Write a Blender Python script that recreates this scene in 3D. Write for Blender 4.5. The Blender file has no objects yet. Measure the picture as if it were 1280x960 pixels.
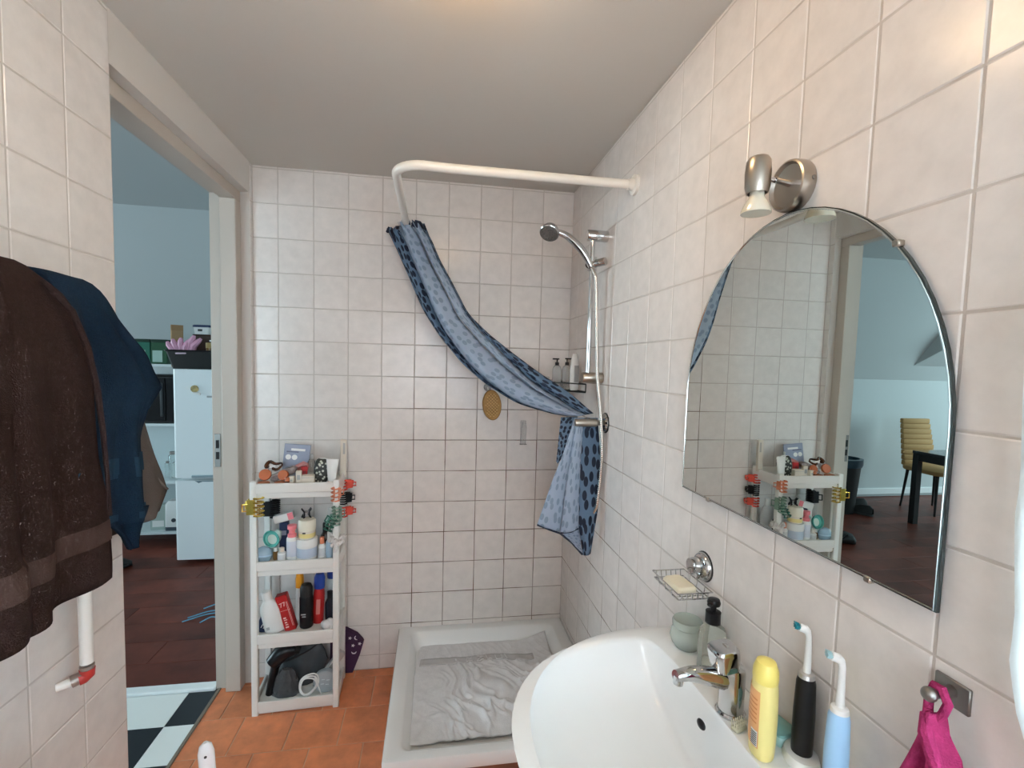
import bpy, bmesh, math, random
from mathutils import Matrix, Vector
from mathutils import noise as mnoise

random.seed(7)
S = bpy.context.scene
COL = S.collection
PI = math.pi

# ------------------------------------------------------------------ camera, world, lights, exposure
cam_d = bpy.data.cameras.new('camera')
cam = bpy.data.objects.new('camera', cam_d)
COL.objects.link(cam)
S.camera = cam
cam_d.sensor_fit = 'HORIZONTAL'
cam_d.sensor_width = 36.0
cam_d.lens = 592.38 / 1280 * 36.0
cam_d.shift_x = 1.45 / 1280
cam_d.shift_y = 14.6 / 1280
cam_d.clip_start = 0.02
_R = Matrix.Rotation(-0.1625, 3, 'Z') @ Matrix.Rotation(-0.065, 3, 'X') @ Matrix.Rotation(-0.026, 3, 'Y')
_c = [_R.col[0], _R.col[2], -_R.col[1]]
cam.matrix_world = Matrix.Translation((-0.6601, -2.2822, 1.4891)) @ Matrix(((_c[0][0], _c[1][0], _c[2][0]), (_c[0][1], _c[1][1], _c[2][1]), (_c[0][2], _c[1][2], _c[2][2]))).to_4x4()

world = bpy.data.worlds.new('sky')
S.world = world
world.use_nodes = True
world.node_tree.nodes['Background'].inputs[0].default_value = (0.75, 0.88, 1.0, 1)
world.node_tree.nodes['Background'].inputs[1].default_value = 1.0

S.view_settings.view_transform = 'Standard'
S.view_settings.look = 'None'
S.view_settings.gamma = 1.0
S.view_settings.use_curve_mapping = False
S.view_settings.exposure = 0.12

def area_light(name, loc, rot, sx, sy, power, color):
    d = bpy.data.lights.new(name, 'AREA')
    d.shape = 'RECTANGLE'; d.size = sx; d.size_y = sy; d.energy = power; d.color = color
    o = bpy.data.objects.new(name, d)
    COL.objects.link(o)
    o.location = loc; o.rotation_euler = rot
    return o

# daylight through the bathroom window (right wall, beside the camera) and through the living room window
area_light('bathroom_daylight', (0.32, -2.38, 1.50), (0, PI / 2, 0), 1.0, 0.85, 75, (0.74, 0.90, 1.0))
area_light('living_daylight', (-7.74, 0.75, 1.55), (0, -PI / 2, 0), 1.6, 2.2, 185, (0.66, 0.90, 1.0))
area_light('living_fill_near', (-2.75, -3.24, 1.5), (PI / 2, 0, 0), 1.3, 1.4, 34, (0.62, 0.88, 1.0))  # added fill outside an added near-wall opening, to brighten the fridge front
# fill light through an added window in the unseen wall behind the camera
area_light('rear_fill', (-.75, -3.27, 1.45), (PI / 2, 0, 0), 1.0, 1.0, 20, (0.88, 0.94, 1.0))
LAMP_EMIT = 18.0

# ------------------------------------------------------------------ mesh helpers
class MB:
    def __init__(s):
        s.v = []; s.f = []; s.uv = {}
    def add(s, vs, fs, M=None, uvs=None):
        o = len(s.v)
        for p in vs:
            p = Vector(p)
            if M is not None: p = M @ p
            s.v.append(tuple(p))
        for i, f in enumerate(fs):
            s.f.append(tuple(a + o for a in f))
        if uvs:
            for i, u in enumerate(uvs): s.uv[o + i] = u
        return s
    def box(s, c, d, M=None, bev=0, seg=1):
        bm = bmesh.new()
        bmesh.ops.create_cube(bm, size=1.0)
        for v in bm.verts:
            v.co = Vector((v.co.x * d[0] + c[0], v.co.y * d[1] + c[1], v.co.z * d[2] + c[2]))
        if bev > 0:
            bmesh.ops.bevel(bm, geom=bm.edges[:], offset=min(bev, min(d) * .49), segments=seg, profile=.5, affect='EDGES')
        bm.verts.index_update()
        s.add([v.co for v in bm.verts], [[v.index for v in f.verts] for f in bm.faces], M)
        bm.free()
        return s
    def loft(s, rings, closed=True, cap0=False, cap1=False, M=None):
        n = len(rings[0]); vs = [p for r in rings for p in r]; fs = []
        m = n if closed else n - 1
        for i in range(len(rings) - 1):
            for j in range(m):
                a = i * n + j; b = i * n + (j + 1) % n
                fs.append((a, b, b + n, a + n))
        if cap0: fs.append(tuple(reversed(range(n))))
        if cap1: fs.append(tuple(range((len(rings) - 1) * n, len(rings) * n)))
        return s.add(vs, fs, M)
    def cyl(s, p0, p1, r0, r1=None, n=16, M=None):
        return s.tube([p0, p1], [r0, r0 if r1 is None else r1], n, M=M)
    def tube(s, pts, r, n=8, closed=False, M=None, cap=True):
        pts = [Vector(p) for p in pts]
        rs = r if isinstance(r, (list, tuple)) else [r] * len(pts)
        rings = []; ref = None; k = len(pts)
        for i, p in enumerate(pts):
            if closed: t = pts[(i + 1) % k] - pts[i - 1]
            elif i == 0: t = pts[1] - pts[0]
            elif i == k - 1: t = pts[-1] - pts[-2]
            else: t = (pts[i + 1] - p).normalized() + (p - pts[i - 1]).normalized()
            if t.length < 1e-9: t = Vector((0, 0, 1))
            t.normalize()
            if ref is None:
                ref = Vector((0, 0, 1)) if abs(t.z) < .9 else Vector((1, 0, 0))
            a = ref - t * ref.dot(t)
            if a.length < 1e-6: a = t.orthogonal()
            a.normalize(); b = t.cross(a); ref = a
            rings.append([p + (a * math.cos(q * 2 * PI / n) + b * math.sin(q * 2 * PI / n)) * rs[i] for q in range(n)])
        if closed: rings.append(rings[0])
        return s.loft(rings, True, cap and not closed, cap and not closed, M)
    def lathe(s, prof, n=24, M=None):
        rings = [[(r * math.cos(q * 2 * PI / n), r * math.sin(q * 2 * PI / n), z) for q in range(n)] for r, z in prof]
        return s.loft(rings, True, prof[0][0] > 1e-5, prof[-1][0] > 1e-5, M)
    def oval(s, prof, n=24, M=None):            # prof: (rx, ry, z)
        rings = [[(rx * math.cos(q * 2 * PI / n), ry * math.sin(q * 2 * PI / n), z) for q in range(n)] for rx, ry, z in prof]
        return s.loft(rings, True, True, True, M)
    def rrect(s, prof, rad=.3, n=6, M=None):    # prof: (hx, hy, z) rounded-rectangle sections
        rings = []
        for hx, hy, z in prof:
            r = rad * min(hx, hy); ring = []
            for cx, cy, a0 in ((1, 1, 0), (-1, 1, PI / 2), (-1, -1, PI), (1, -1, 1.5 * PI)):
                for q in range(n + 1):
                    a = a0 + q * PI / 2 / n
                    ring.append((cx * (hx - r) + r * math.cos(a), cy * (hy - r) + r * math.sin(a), z))
            rings.append(ring)
        return s.loft(rings, True, True, True, M)
    def prism(s, poly, h, M=None):
        n = len(poly)
        vs = [(x, y, 0) for x, y in poly] + [(x, y, h) for x, y in poly]
        fs = [tuple(reversed(range(n))), tuple(range(n, 2 * n))] + [(i, (i + 1) % n, (i + 1) % n + n, i + n) for i in range(n)]
        return s.add(vs, fs, M)
    def ball(s, c, r, n=12, m=8, M=None):
        if not isinstance(r, (tuple, list)): r = (r, r, r)
        rings = []
        for i in range(m + 1):
            a = PI * i / m
            rings.append([(c[0] + r[0] * max(math.sin(a), 1e-4) * math.cos(q * 2 * PI / n), c[1] + r[1] * max(math.sin(a), 1e-4) * math.sin(q * 2 * PI / n), c[2] - r[2] * math.cos(a)) for q in range(n)])
        return s.loft(rings, True, True, True, M)
    def sheet(s, fn, nu, nv, size=(1, 1), M=None):
        vs = []; uvs = []
        for j in range(nv + 1):
            for i in range(nu + 1):
                vs.append(fn(i / nu, j / nv)); uvs.append((i / nu * size[0], j / nv * size[1]))
        fs = [(j * (nu + 1) + i, j * (nu + 1) + i + 1, (j + 1) * (nu + 1) + i + 1, (j + 1) * (nu + 1) + i) for j in range(nv) for i in range(nu)]
        return s.add(vs, fs, M, uvs)
    def mesh(s, name):
        me = bpy.data.meshes.new(name)
        me.from_pydata(s.v, [], s.f)
        if s.uv:
            l = me.uv_layers.new(name='UVMap')
            for lp in me.loops:
                l.data[lp.index].uv = s.uv.get(lp.vertex_index, (0, 0))
        me.validate(); me.update()
        return me

def smooth(me, ang=40):
    try:
        me.shade_smooth()
        me.set_sharp_from_angle(angle=math.radians(ang))
    except Exception:
        for p in me.polygons: p.use_smooth = True

def build(name, mb, material, parent=None, ang=40, loc=None, rotz=0, fix=True):
    me = mb.mesh(name)
    if fix:
        bm = bmesh.new(); bm.from_mesh(me)
        bmesh.ops.recalc_face_normals(bm, faces=bm.faces[:])
        bm.to_mesh(me); bm.free()
    if ang: smooth(me, ang)
    me.materials.append(material)
    o = bpy.data.objects.new(name, me)
    COL.objects.link(o)
    if parent is not None: o.parent = parent
    if loc is not None: o.location = loc
    o.rotation_euler = (0, 0, rotz)
    return o

def tag(o, label, cat, group=None):
    o['label'] = label; o['category'] = cat
    if group: o['group'] = group
    return o

def thing(name, label, cat, loc=(0, 0, 0), rot=(0, 0, 0), group=None):
    o = bpy.data.objects.new(name, None)
    o.empty_display_size = .05
    COL.objects.link(o)
    o.location = loc
    o.rotation_euler = rot if isinstance(rot, (tuple, list)) else (0, 0, rot)
    return tag(o, label, cat, group)

def solo(name, mb, material, label, cat, loc=(0, 0, 0), rot=(0, 0, 0), group=None, ang=40):
    o = build(name, mb, material, None, ang, loc)
    o.rotation_euler = rot if isinstance(rot, (tuple, list)) else (0, 0, rot)
    return tag(o, label, cat, group)

def struct(name, mb, material, parent=None, ang=None, loc=None):
    o = build(name, mb, material, parent, ang, loc)
    o['kind'] = 'structure'
    return o

def solidify(o, t, off=0, sub=0):
    m = o.modifiers.new('thickness', 'SOLIDIFY'); m.thickness = t; m.offset = off
    if sub:
        q = o.modifiers.new('smooth', 'SUBSURF'); q.levels = sub; q.render_levels = sub
    return o

def poly_at(pts, t):                                     # arc-length interpolation along a polyline
    ds = [0]
    for a, b in zip(pts, pts[1:]): ds.append(ds[-1] + (Vector(b) - Vector(a)).length)
    x = t * ds[-1]
    for i in range(len(pts) - 1):
        if x <= ds[i + 1] or i == len(pts) - 2:
            k = (x - ds[i]) / max(ds[i + 1] - ds[i], 1e-9)
            return Vector(pts[i]).lerp(Vector(pts[i + 1]), max(0, min(1, k)))

def smooth_line(pts, n=40, it=2):
    q = [poly_at(pts, i / (n - 1)) for i in range(n)]
    for _ in range(it):
        q = [q[0]] + [(q[i - 1] + q[i] * 2 + q[i + 1]) / 4 for i in range(1, n - 1)] + [q[-1]]
    return q

def interp(tab, t):                                      # piecewise linear table [(t, v)...]
    for (a, x), (b, y) in zip(tab, tab[1:]):
        if t <= b: return x + (y - x) * max(0, (t - a)) / max(b - a, 1e-9)
    return tab[-1][1]

# ------------------------------------------------------------------ materials
def mat(name, col, rough=.5, metal=0., bump=0., bscale=60., var=0., vscale=8., spec=.5, trans=0., ior=1.45, alpha=1., emit=0., objvar=0., sheen=0., coat=0., translucent=0., var_col=None):
    m = bpy.data.materials.new(name); m.use_nodes = True
    nt = m.node_tree; b = nt.nodes['Principled BSDF']
    c4 = (col[0], col[1], col[2], 1)
    b.inputs['Base Color'].default_value = c4
    b.inputs['Roughness'].default_value = rough
    b.inputs['Metallic'].default_value = metal
    b.inputs['Specular IOR Level'].default_value = spec
    b.inputs['IOR'].default_value = ior
    b.inputs['Transmission Weight'].default_value = trans
    b.inputs['Alpha'].default_value = alpha
    b.inputs['Sheen Weight'].default_value = sheen
    b.inputs['Coat Weight'].default_value = coat
    if emit:
        b.inputs['Emission Color'].default_value = c4
        b.inputs['Emission Strength'].default_value = emit
    tc = None
    def coords():
        nonlocal tc
        if tc is None: tc = nt.nodes.new('ShaderNodeTexCoord')
        return tc.outputs['Object']
    last = None
    if var or var_col:
        n = nt.nodes.new('ShaderNodeTexNoise'); n.inputs['Scale'].default_value = vscale; n.inputs['Detail'].default_value = 5; n.inputs['Roughness'].default_value = .6
        if objvar:
            oi = nt.nodes.new('ShaderNodeObjectInfo'); ad = nt.nodes.new('ShaderNodeVectorMath'); ad.operation = 'ADD'
            mu = nt.nodes.new('ShaderNodeVectorMath'); mu.operation = 'SCALE'; mu.inputs['Scale'].default_value = 37.0
            cb = nt.nodes.new('ShaderNodeCombineXYZ')
            nt.links.new(oi.outputs['Random'], cb.inputs[0]); nt.links.new(oi.outputs['Random'], cb.inputs[1])
            nt.links.new(cb.outputs[0], mu.inputs[0]); nt.links.new(mu.outputs[0], ad.inputs[1]); nt.links.new(coords(), ad.inputs[0])
            nt.links.new(ad.outputs[0], n.inputs['Vector'])
        else:
            nt.links.new(coords(), n.inputs['Vector'])
        r = nt.nodes.new('ShaderNodeValToRGB')
        r.color_ramp.elements[0].position = .32; r.color_ramp.elements[1].position = .68
        r.color_ramp.elements[0].color = tuple(max(0, x * (1 - var)) for x in col) + (1,) if not var_col else tuple(var_col) + (1,)
        r.color_ramp.elements[1].color = tuple(min(1, x * (1 + var)) for x in col) + (1,) if not var_col else c4
        nt.links.new(n.outputs['Fac'], r.inputs[0]); last = r.outputs[0]
    if objvar:
        oi = nt.nodes.new('ShaderNodeObjectInfo')
        mr = nt.nodes.new('ShaderNodeMapRange'); mr.inputs['To Min'].default_value = 1 - objvar; mr.inputs['To Max'].default_value = 1 + objvar
        nt.links.new(oi.outputs['Random'], mr.inputs['Value'])
        h = nt.nodes.new('ShaderNodeHueSaturation')
        if last is not None: nt.links.new(last, h.inputs['Color'])
        else: h.inputs['Color'].default_value = c4
        nt.links.new(mr.outputs[0], h.inputs['Value']); last = h.outputs[0]
    if last is not None: nt.links.new(last, b.inputs['Base Color'])
    if bump:
        n = nt.nodes.new('ShaderNodeTexNoise'); n.inputs['Scale'].default_value = bscale; n.inputs['Detail'].default_value = 3
        nt.links.new(coords(), n.inputs['Vector'])
        bp = nt.nodes.new('ShaderNodeBump'); bp.inputs['Strength'].default_value = bump; bp.inputs['Distance'].default_value = .002
        nt.links.new(n.outputs['Fac'], bp.inputs['Height']); nt.links.new(bp.outputs[0], b.inputs['Normal'])
    if translucent:
        t = nt.nodes.new('ShaderNodeBsdfTranslucent'); t.inputs[0].default_value = c4
        if last is not None: nt.links.new(last, t.inputs[0])
        mx = nt.nodes.new('ShaderNodeMixShader'); mx.inputs[0].default_value = translucent
        out = nt.nodes['Material Output']
        nt.links.new(b.outputs[0], mx.inputs[1]); nt.links.new(t.outputs[0], mx.inputs[2]); nt.links.new(mx.outputs[0], out.inputs[0])
    return m

def dotted(name, base, dot, scale=42, thr=.30, rough=.6, translucent=.2):
    m = mat(name, base, rough, translucent=0, bump=.0)
    nt = m.node_tree; b = nt.nodes['Principled BSDF']
    uv = nt.nodes.new('ShaderNodeUVMap')
    mp = nt.nodes.new('ShaderNodeMapping'); mp.inputs['Scale'].default_value = (1, .72, 1)
    vo = nt.nodes.new('ShaderNodeTexVoronoi'); vo.voronoi_dimensions = '2D'; vo.inputs['Scale'].default_value = scale; vo.inputs['Randomness'].default_value = .75
    mr = nt.nodes.new('ShaderNodeMapRange'); mr.inputs['From Min'].default_value = thr - .03; mr.inputs['From Max'].default_value = thr + .03
    mx = nt.nodes.new('ShaderNodeMix'); mx.data_type = 'RGBA'
    mx.inputs['A'].default_value = tuple(dot) + (1,); mx.inputs['B'].default_value = tuple(base) + (1,)
    nt.links.new(uv.outputs[0], mp.inputs[0]); nt.links.new(mp.outputs[0], vo.inputs['Vector'])
    nt.links.new(vo.outputs['Distance'], mr.inputs['Value']); nt.links.new(mr.outputs[0], mx.inputs['Factor'])
    nt.links.new(mx.outputs['Result'], b.inputs['Base Color'])
    if translucent:
        t = nt.nodes.new('ShaderNodeBsdfTranslucent'); nt.links.new(mx.outputs['Result'], t.inputs[0])
        ms = nt.nodes.new('ShaderNodeMixShader'); ms.inputs[0].default_value = translucent
        out = nt.nodes['Material Output']
        nt.links.new(b.outputs[0], ms.inputs[1]); nt.links.new(t.outputs[0], ms.inputs[2]); nt.links.new(ms.outputs[0], out.inputs[0])
    return m

TILE = mat('glazed wall tile', (.735, .68, .645), .21, bump=.06, bscale=9, var=.05, vscale=22, objvar=.025, spec=.42)
def grout_mat():
    m = mat('grout', (.56, .50, .46), .85)
    nt = m.node_tree; b = nt.nodes['Principled BSDF']
    g = nt.nodes.new('ShaderNodeTexCoord'); sp = nt.nodes.new('ShaderNodeSeparateXYZ'); nt.links.new(g.outputs['Object'], sp.inputs[0])
    n = nt.nodes.new('ShaderNodeTexNoise'); n.inputs['Scale'].default_value = 7; n.inputs['Detail'].default_value = 4; nt.links.new(g.outputs['Object'], n.inputs['Vector'])
    # brown damp stain that has settled in the joints round the shower corner, below shoulder height
    def ramp(src, a, b2):
        r = nt.nodes.new('ShaderNodeMapRange'); r.inputs['From Min'].default_value = a; r.inputs['From Max'].default_value = b2
        nt.links.new(src, r.inputs['Value']); return r.outputs[0]
    def mul(a, c):
        r = nt.nodes.new('ShaderNodeMath'); r.operation = 'MULTIPLY'; nt.links.new(a, r.inputs[0]); nt.links.new(c, r.inputs[1]); return r.outputs[0]
    fx = ramp(sp.outputs[0], -.90, -.76); fz = ramp(sp.outputs[2], 1.9, 1.2); fy = ramp(sp.outputs[1], -.95, -.6)
    f = mul(mul(fx, fz), fy)
    nn = ramp(n.outputs['Fac'], .25, .6); f = mul(f, nn)
    mx = nt.nodes.new('ShaderNodeMix'); mx.data_type = 'RGBA'
    mx.inputs['A'].default_value = (.54, .485, .445, 1); mx.inputs['B'].default_value = (.13, .075, .045, 1)
    nt.links.new(f, mx.inputs['Factor']); nt.links.new(mx.outputs['Result'], b.inputs['Base Color'])
    return m
GROUT = grout_mat()
PLASTER = mat('painted plaster', (.66, .61, .565), .75, bump=.15, bscale=40)
CEIL = mat('ceiling paint', (.62, .58, .53), .8, bump=.12, bscale=50)
FRAME = mat('cream door frame paint', (.53, .465, .405), .45)
TERRA = mat('terracotta floor tile', (.66, .22, .095), .42, bump=.2, bscale=40, var=.22, vscale=9, objvar=.07)
TERRA_G = mat('terracotta joint', (.60, .36, .24), .9)
WHITE = mat('white plastic', (.80, .78, .74), .35)
WHITE_C = mat('white ceramic', (.86, .87, .87), .07, coat=.3)
WHITE_A = mat('white acrylic', (.80, .80, .79), .2)
CHROME = mat('chrome', (.60, .60, .60), .07, 1.0)
BRUSH = mat('brushed nickel', (.42, .38, .33), .30, 1.0)
STEEL = mat('steel plate', (.27, .255, .24), .42, 1.0)
BLACK = mat('black plastic', (.009, .009, .011), .3, spec=.35)
BLACKM = mat('matte black', (.012, .012, .012), .6)
RUBBER = mat('black rubber', (.015, .015, .015), .7)
ROD = mat('cream white rod', (.82, .77, .70), .3)
MIRROR = mat('mirror silver', (.70, .74, .71), .0, 1.0)
GLASS = mat('clear glass', (.93, .96, .95), .03, trans=1.0, ior=1.3)
PANE = mat('window glass', (.97, .99, 1.0), .0, trans=1.0, ior=1.02)
FROST = mat('cloudy clear plastic', (.85, .88, .88), .25, trans=.75, ior=1.3)
LIVWALL = mat('living room paint', (.50, .53, .53), .8, bump=.1, bscale=40)
WOOD = mat('red brown laminate', (.15, .038, .024), .42, spec=.25, var=.45, vscale=3, objvar=.18)
WOODG = mat('laminate gap', (.02, .008, .006), .8)
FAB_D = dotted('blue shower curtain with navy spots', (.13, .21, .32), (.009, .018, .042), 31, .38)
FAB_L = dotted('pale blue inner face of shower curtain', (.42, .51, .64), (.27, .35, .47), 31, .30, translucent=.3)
HEM = mat('navy hem', (.02, .03, .06), .7)
TOWEL_B = mat('brown terry', (.032, .0185, .0165), 1.0, bump=1.0, bscale=420, spec=.05, var=.14, vscale=220)
TOWEL_BB = mat('brown flat weave', (.066, .040, .034), 1.0, spec=.05, bump=.4, bscale=400)
TOWEL_N = mat('navy terry', (.010, .0215, .038), 1.0, bump=1.0, bscale=420, spec=.05, var=.14, vscale=220)
TOWEL_NB = mat('navy flat weave', (.018, .040, .066), 1.0, spec=.05, bump=.4, bscale=400)
TOWEL_G = mat('taupe terry', (.115, .095, .085), 1.0, bump=1.0, bscale=420, spec=.05)
MATFAB = mat('grey bath mat terry', (.74, .74, .75), .95, bump=.7, bscale=220, sheen=.15, var=.06, vscale=30)
PINK = mat('magenta terry', (.36, .035, .125), 1.0, bump=1.0, bscale=420, spec=.05, var=.2, vscale=60)

def flat(name, col, rough=.45, **k): return mat(name, col, rough, **k)
RED = flat('red card', (.42, .012, .012)); ORANGE = flat('burnt orange plastic', (.50, .13, .045), .35); CREAM = flat('cream card', (.74, .66, .56))
NAVY = flat('navy card', (.02, .035, .10)); BLUECAP = flat('royal blue plastic', (.015, .05, .28), .3); YCAP = flat('amber orange plastic', (.85, .33, .02), .35)
WHITEB = flat('white bottle plastic', (.80, .80, .78), .3); PALEB = flat('pale blue plastic', (.42, .58, .72), .3); TEAL = flat('teal plastic', (.11, .45, .40), .25)
MINT = flat('mint plastic', (.62, .76, .70), .35); PINKP = flat('coral pink plastic', (.80, .22, .25), .35); LILAC = flat('blue grey card', (.30, .33, .43)); ROSE = flat('rose pouch', (.50, .20, .19), .5)
YEL = flat('pale yellow label', (.80, .66, .28)); GOLD = flat('gold metal', (.75, .55, .12), .22, metal=.9); GREENP = flat('dark green plastic', (.03, .16, .11), .3)
GREENG = flat('sage green plastic', (.20, .32, .25), .3); DBROWN = flat('dark brown plastic', (.05, .022, .014), .25); AMBER = flat('amber glass', (.40, .20, .06), .1, trans=.5)
CORAL = flat('coral red plastic', (.72, .09, .06), .25); CORALO = flat('coral orange plastic', (.70, .24, .13), .3); GREYPL = flat('grey plastic', (.33, .36, .38), .4); SILVER = flat('silver plastic', (.55, .54, .52), .3, metal=.6)
PURPLE = flat('purple fabric', (.055, .018, .06), .8); KRAFT = flat('kraft paper', (.42, .27, .14), .8); LABELG = flat('grey print', (.42, .42, .42), .5); PRINTW = flat('white print', (.85, .83, .80), .5)
PRINTD = flat('dark print', (.05, .05, .05), .5)

# ------------------------------------------------------------------ setting: bathroom shell
L = -1.455           # left wall plane
CZ = 2.33            # ceiling
G = .003            # grout width
_tiles = {}
def tile_mesh(w, h, t=.0075, ch=.0022):
    k = (round(w, 4), round(h, 4))
    if k not in _tiles:
        a, b = w / 2, h / 2
        vs = [(-a, -b, 0), (a, -b, 0), (a, b, 0), (-a, b, 0), (-a, -b, t - ch * .6), (a, -b, t - ch * .6), (a, b, t - ch * .6), (-a, b, t - ch * .6),
              (-a + ch, -b + ch, t), (a - ch, -b + ch, t), (a - ch, b - ch, t), (-a + ch, b - ch, t)]
        fs = [(8, 9, 10, 11)] + [(i, (i + 1) % 4, (i + 1) % 4 + 4, i + 4) for i in range(4)] + [(i + 4, (i + 1) % 4 + 4, (i + 1) % 4 + 8, i + 8) for i in range(4)]
        me = bpy.data.meshes.new('tile'); me.from_pydata(vs, [], fs); me.update()
        me.materials.append(TILE)
        _tiles[k] = me
    return _tiles[k]

def tile_wall(wall, spans_u, spans_v, place, skip=None):
    for u0, u1 in spans_u:
        for v0, v1 in spans_v:
            if skip and skip(u0, u1, v0, v1): continue
            w, h = u1 - u0 - G, v1 - v0 - G
            if w < .004 or h < .004: continue
            o = bpy.data.objects.new('tile', tile_mesh(w, h))
            COL.objects.link(o); o.parent = wall
            m = place((u0 + u1) / 2, (v0 + v1) / 2)
            tw = Matrix.Rotation(random.gauss(0, .0022), 4, 'X') @ Matrix.Rotation(random.gauss(0, .0022), 4, 'Y')
            o.matrix_local = m @ tw

def spans(start, end, first, step=.15):
    e = [start]; x = first
    while x < end - 1e-4:
        if x > start + 1e-4: e.append(x)
        x += step
    e.append(end)
    return list(zip(e, e[1:]))
ROWS = spans(0, CZ, .07)
TP = .006            # tile faces stand this far proud of the grout plane reference

w = struct('wall_back', MB().box((L / 2, .0592, CZ / 2), (-L + .22, .12, CZ)), GROUT)
tile_wall(w, spans(L, 0, L + .105), ROWS, lambda u, v: Matrix.Translation((u, .0055, v)) @ Matrix.Rotation(PI / 2, 4, 'X'),
          lambda u0, u1, v0, v1: v1 < .2 and u0 > -.80)
# right wall, with the window opening beside the camera
WY0, WY1, WZ0, WZ1 = -2.80, -1.93, .98, 2.02
mb = MB()
mb.box((.0592, (-1.93 + .1) / 2, CZ / 2), (.12, 2.03, CZ)); mb.box((.0592, (WY0 - 3.2) / 2, CZ / 2), (.12, 3.2 + WY0, CZ))
mb.box((.0592, (WY0 + WY1) / 2, WZ0 / 2), (.12, WY1 - WY0, WZ0)); mb.box((.0592, (WY0 + WY1) / 2, (WZ1 + CZ) / 2), (.12, WY1 - WY0, CZ - WZ1))
w = struct('wall_right', mb, GROUT)
tile_wall(w, spans(-1.93, 0, -1.7776 - .15), ROWS, lambda u, v: Matrix.Translation((.0055, u, v)) @ Matrix.Rotation(-PI / 2, 4, 'Z') @ Matrix.Rotation(PI / 2, 4, 'X'),
          lambda u0, u1, v0, v1: v1 < .2 and u1 > -.79)
# left wall with door opening
DY0, DY1, DZ = -.93, -.035, 2.20
mb = MB()
mb.box(((L - 1.60) / 2 + .0004, (-3.2 + DY0) / 2, CZ / 2), (.1458, 3.2 + DY0, CZ)); mb.box(((L - 1.60) / 2 + .0004, (DY1 + .12) / 2, CZ / 2), (.1458, .12 - DY1, CZ))
w = struct('wall_left', mb, GROUT)
tile_wall(w, spans(-1.98, DY0, -1.98), ROWS, lambda u, v: Matrix.Translation((L - .0055, u, v)) @ Matrix.Rotation(PI / 2, 4, 'Z') @ Matrix.Rotation(PI / 2, 4, 'X'))
tile_wall(w, [(DY1, 0)], ROWS, lambda u, v: Matrix.Translation((L - .0055, u, v)) @ Matrix.Rotation(PI / 2, 4, 'Z') @ Matrix.Rotation(PI / 2, 4, 'X'))
struct('trim_1', MB().box(((L - 1.60) / 2, (DY0 + DY1) / 2, (DZ + CZ) / 2), (1.60 + L, DY1 - DY0, CZ - DZ)), PLASTER)
mb = MB(); mb.box((-.75, -3.16, .45), (1.9, .12, .90)); mb.box((-.75, -3.16, 2.19), (1.9, .12, .28)); mb.box((-1.5, -3.16, 1.475), (.4, .12, 1.15)); mb.box((0.0, -3.16, 1.475), (.4, .12, 1.15))
struct('wall_front', mb, PLASTER)
added_win = bpy.data.objects.new('added_window', None); COL.objects.link(added_win); added_win['kind'] = 'structure'  # unseen window added to let the rear fill light in
mb = MB()
for c, d in (((-.75, -3.17, .925), (1.1, .05, .05)), ((-.75, -3.17, 2.025), (1.1, .05, .05)), ((-1.275, -3.17, 1.475), (.05, .05, 1.15)), ((-.225, -3.17, 1.475), (.05, .05, 1.15))): mb.box(c, d, bev=.004)
build('window_frame', mb, WHITE, added_win)
build('pane', MB().box((-.75, -3.17, 1.475), (1.0, .004, 1.05)), PANE, added_win)
struct('ceiling', MB().box((-.74, -1.55, CZ + .05), (1.72, 3.3, .1)), CEIL)

# terracotta floor, half-bond rows of 20 cm tiles
fl = struct('floor', MB().box((-.74, -1.55, -.0525), (1.69, 3.34, .10)), TERRA_G)
_ft = {}
def floor_tile(x0, x1, y0, y1):
    wq, hq = round(x1 - x0 - .004, 4), round(y1 - y0 - .004, 4)
    if wq < .005 or hq < .005: return
    if (wq, hq) not in _ft:
        _ft[(wq, hq)] = MB().box((0, 0, -.006), (wq, hq, .012), bev=.0015).mesh('floor_tile'); _ft[(wq, hq)].materials.append(TERRA)
    o = bpy.data.objects.new('floor_tile', _ft[(wq, hq)]); COL.objects.link(o); o.parent = fl
    o.location = ((x0 + x1) / 2, (y0 + y1) / 2, random.uniform(-.0006, .0004))
yy = [0, -.055] + [-.055 - .2 * i for i in range(1, 16)]
for r, (y1, y0) in enumerate(zip(yy, yy[1:])):
    off = -1.41 if r % 2 == 0 else -1.51
    for x0, x1 in spans(-1.585, 0, off - .2 if off - .2 > -1.585 else off, .2):
        if y0 > -.79 and x0 > -.80: continue
        floor_tile(x0, x1, y0, y1)

# door frame in the opening
door = bpy.data.objects.new('door_1', None); COL.objects.link(door); door['kind'] = 'structure'
mb = MB().box((-1.522, -.0625, 1.0775), (.064, .055, 2.155), bev=.003); mb.box((-1.579, -.048, 1.09), (.05, .026, 2.18), bev=.002)
build('jamb', mb, FRAME, door)
mb = MB().box((-1.522, -.905, 1.0775), (.064, .05, 2.155), bev=.003); mb.box((-1.579, -.917, 1.09), (.05, .026, 2.18), bev=.002)
build('jamb', mb, FRAME, door)
mb = MB().box((-1.522, (DY0 + DY1) / 2, 2.1775), (.064, DY1 - DY0, .045), bev=.002); mb.box((-1.579, (DY0 + DY1) / 2, 2.19), (.05, DY1 - DY0, .02), bev=.002)
build('head_rail', mb, FRAME, door)
sp = build('strike_plate', MB().box((-1.582, -.0635, 1.085), (.024, .003, .145), bev=.001), STEEL, door)
build('latch_hole', MB().box((-1.582, -.0655, 1.112), (.013, .002, .036)), BLACKM, sp)
build('bolt_hole', MB().box((-1.582, -.0655, 1.062), (.013, .002, .032)), BLACKM, sp)
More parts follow.
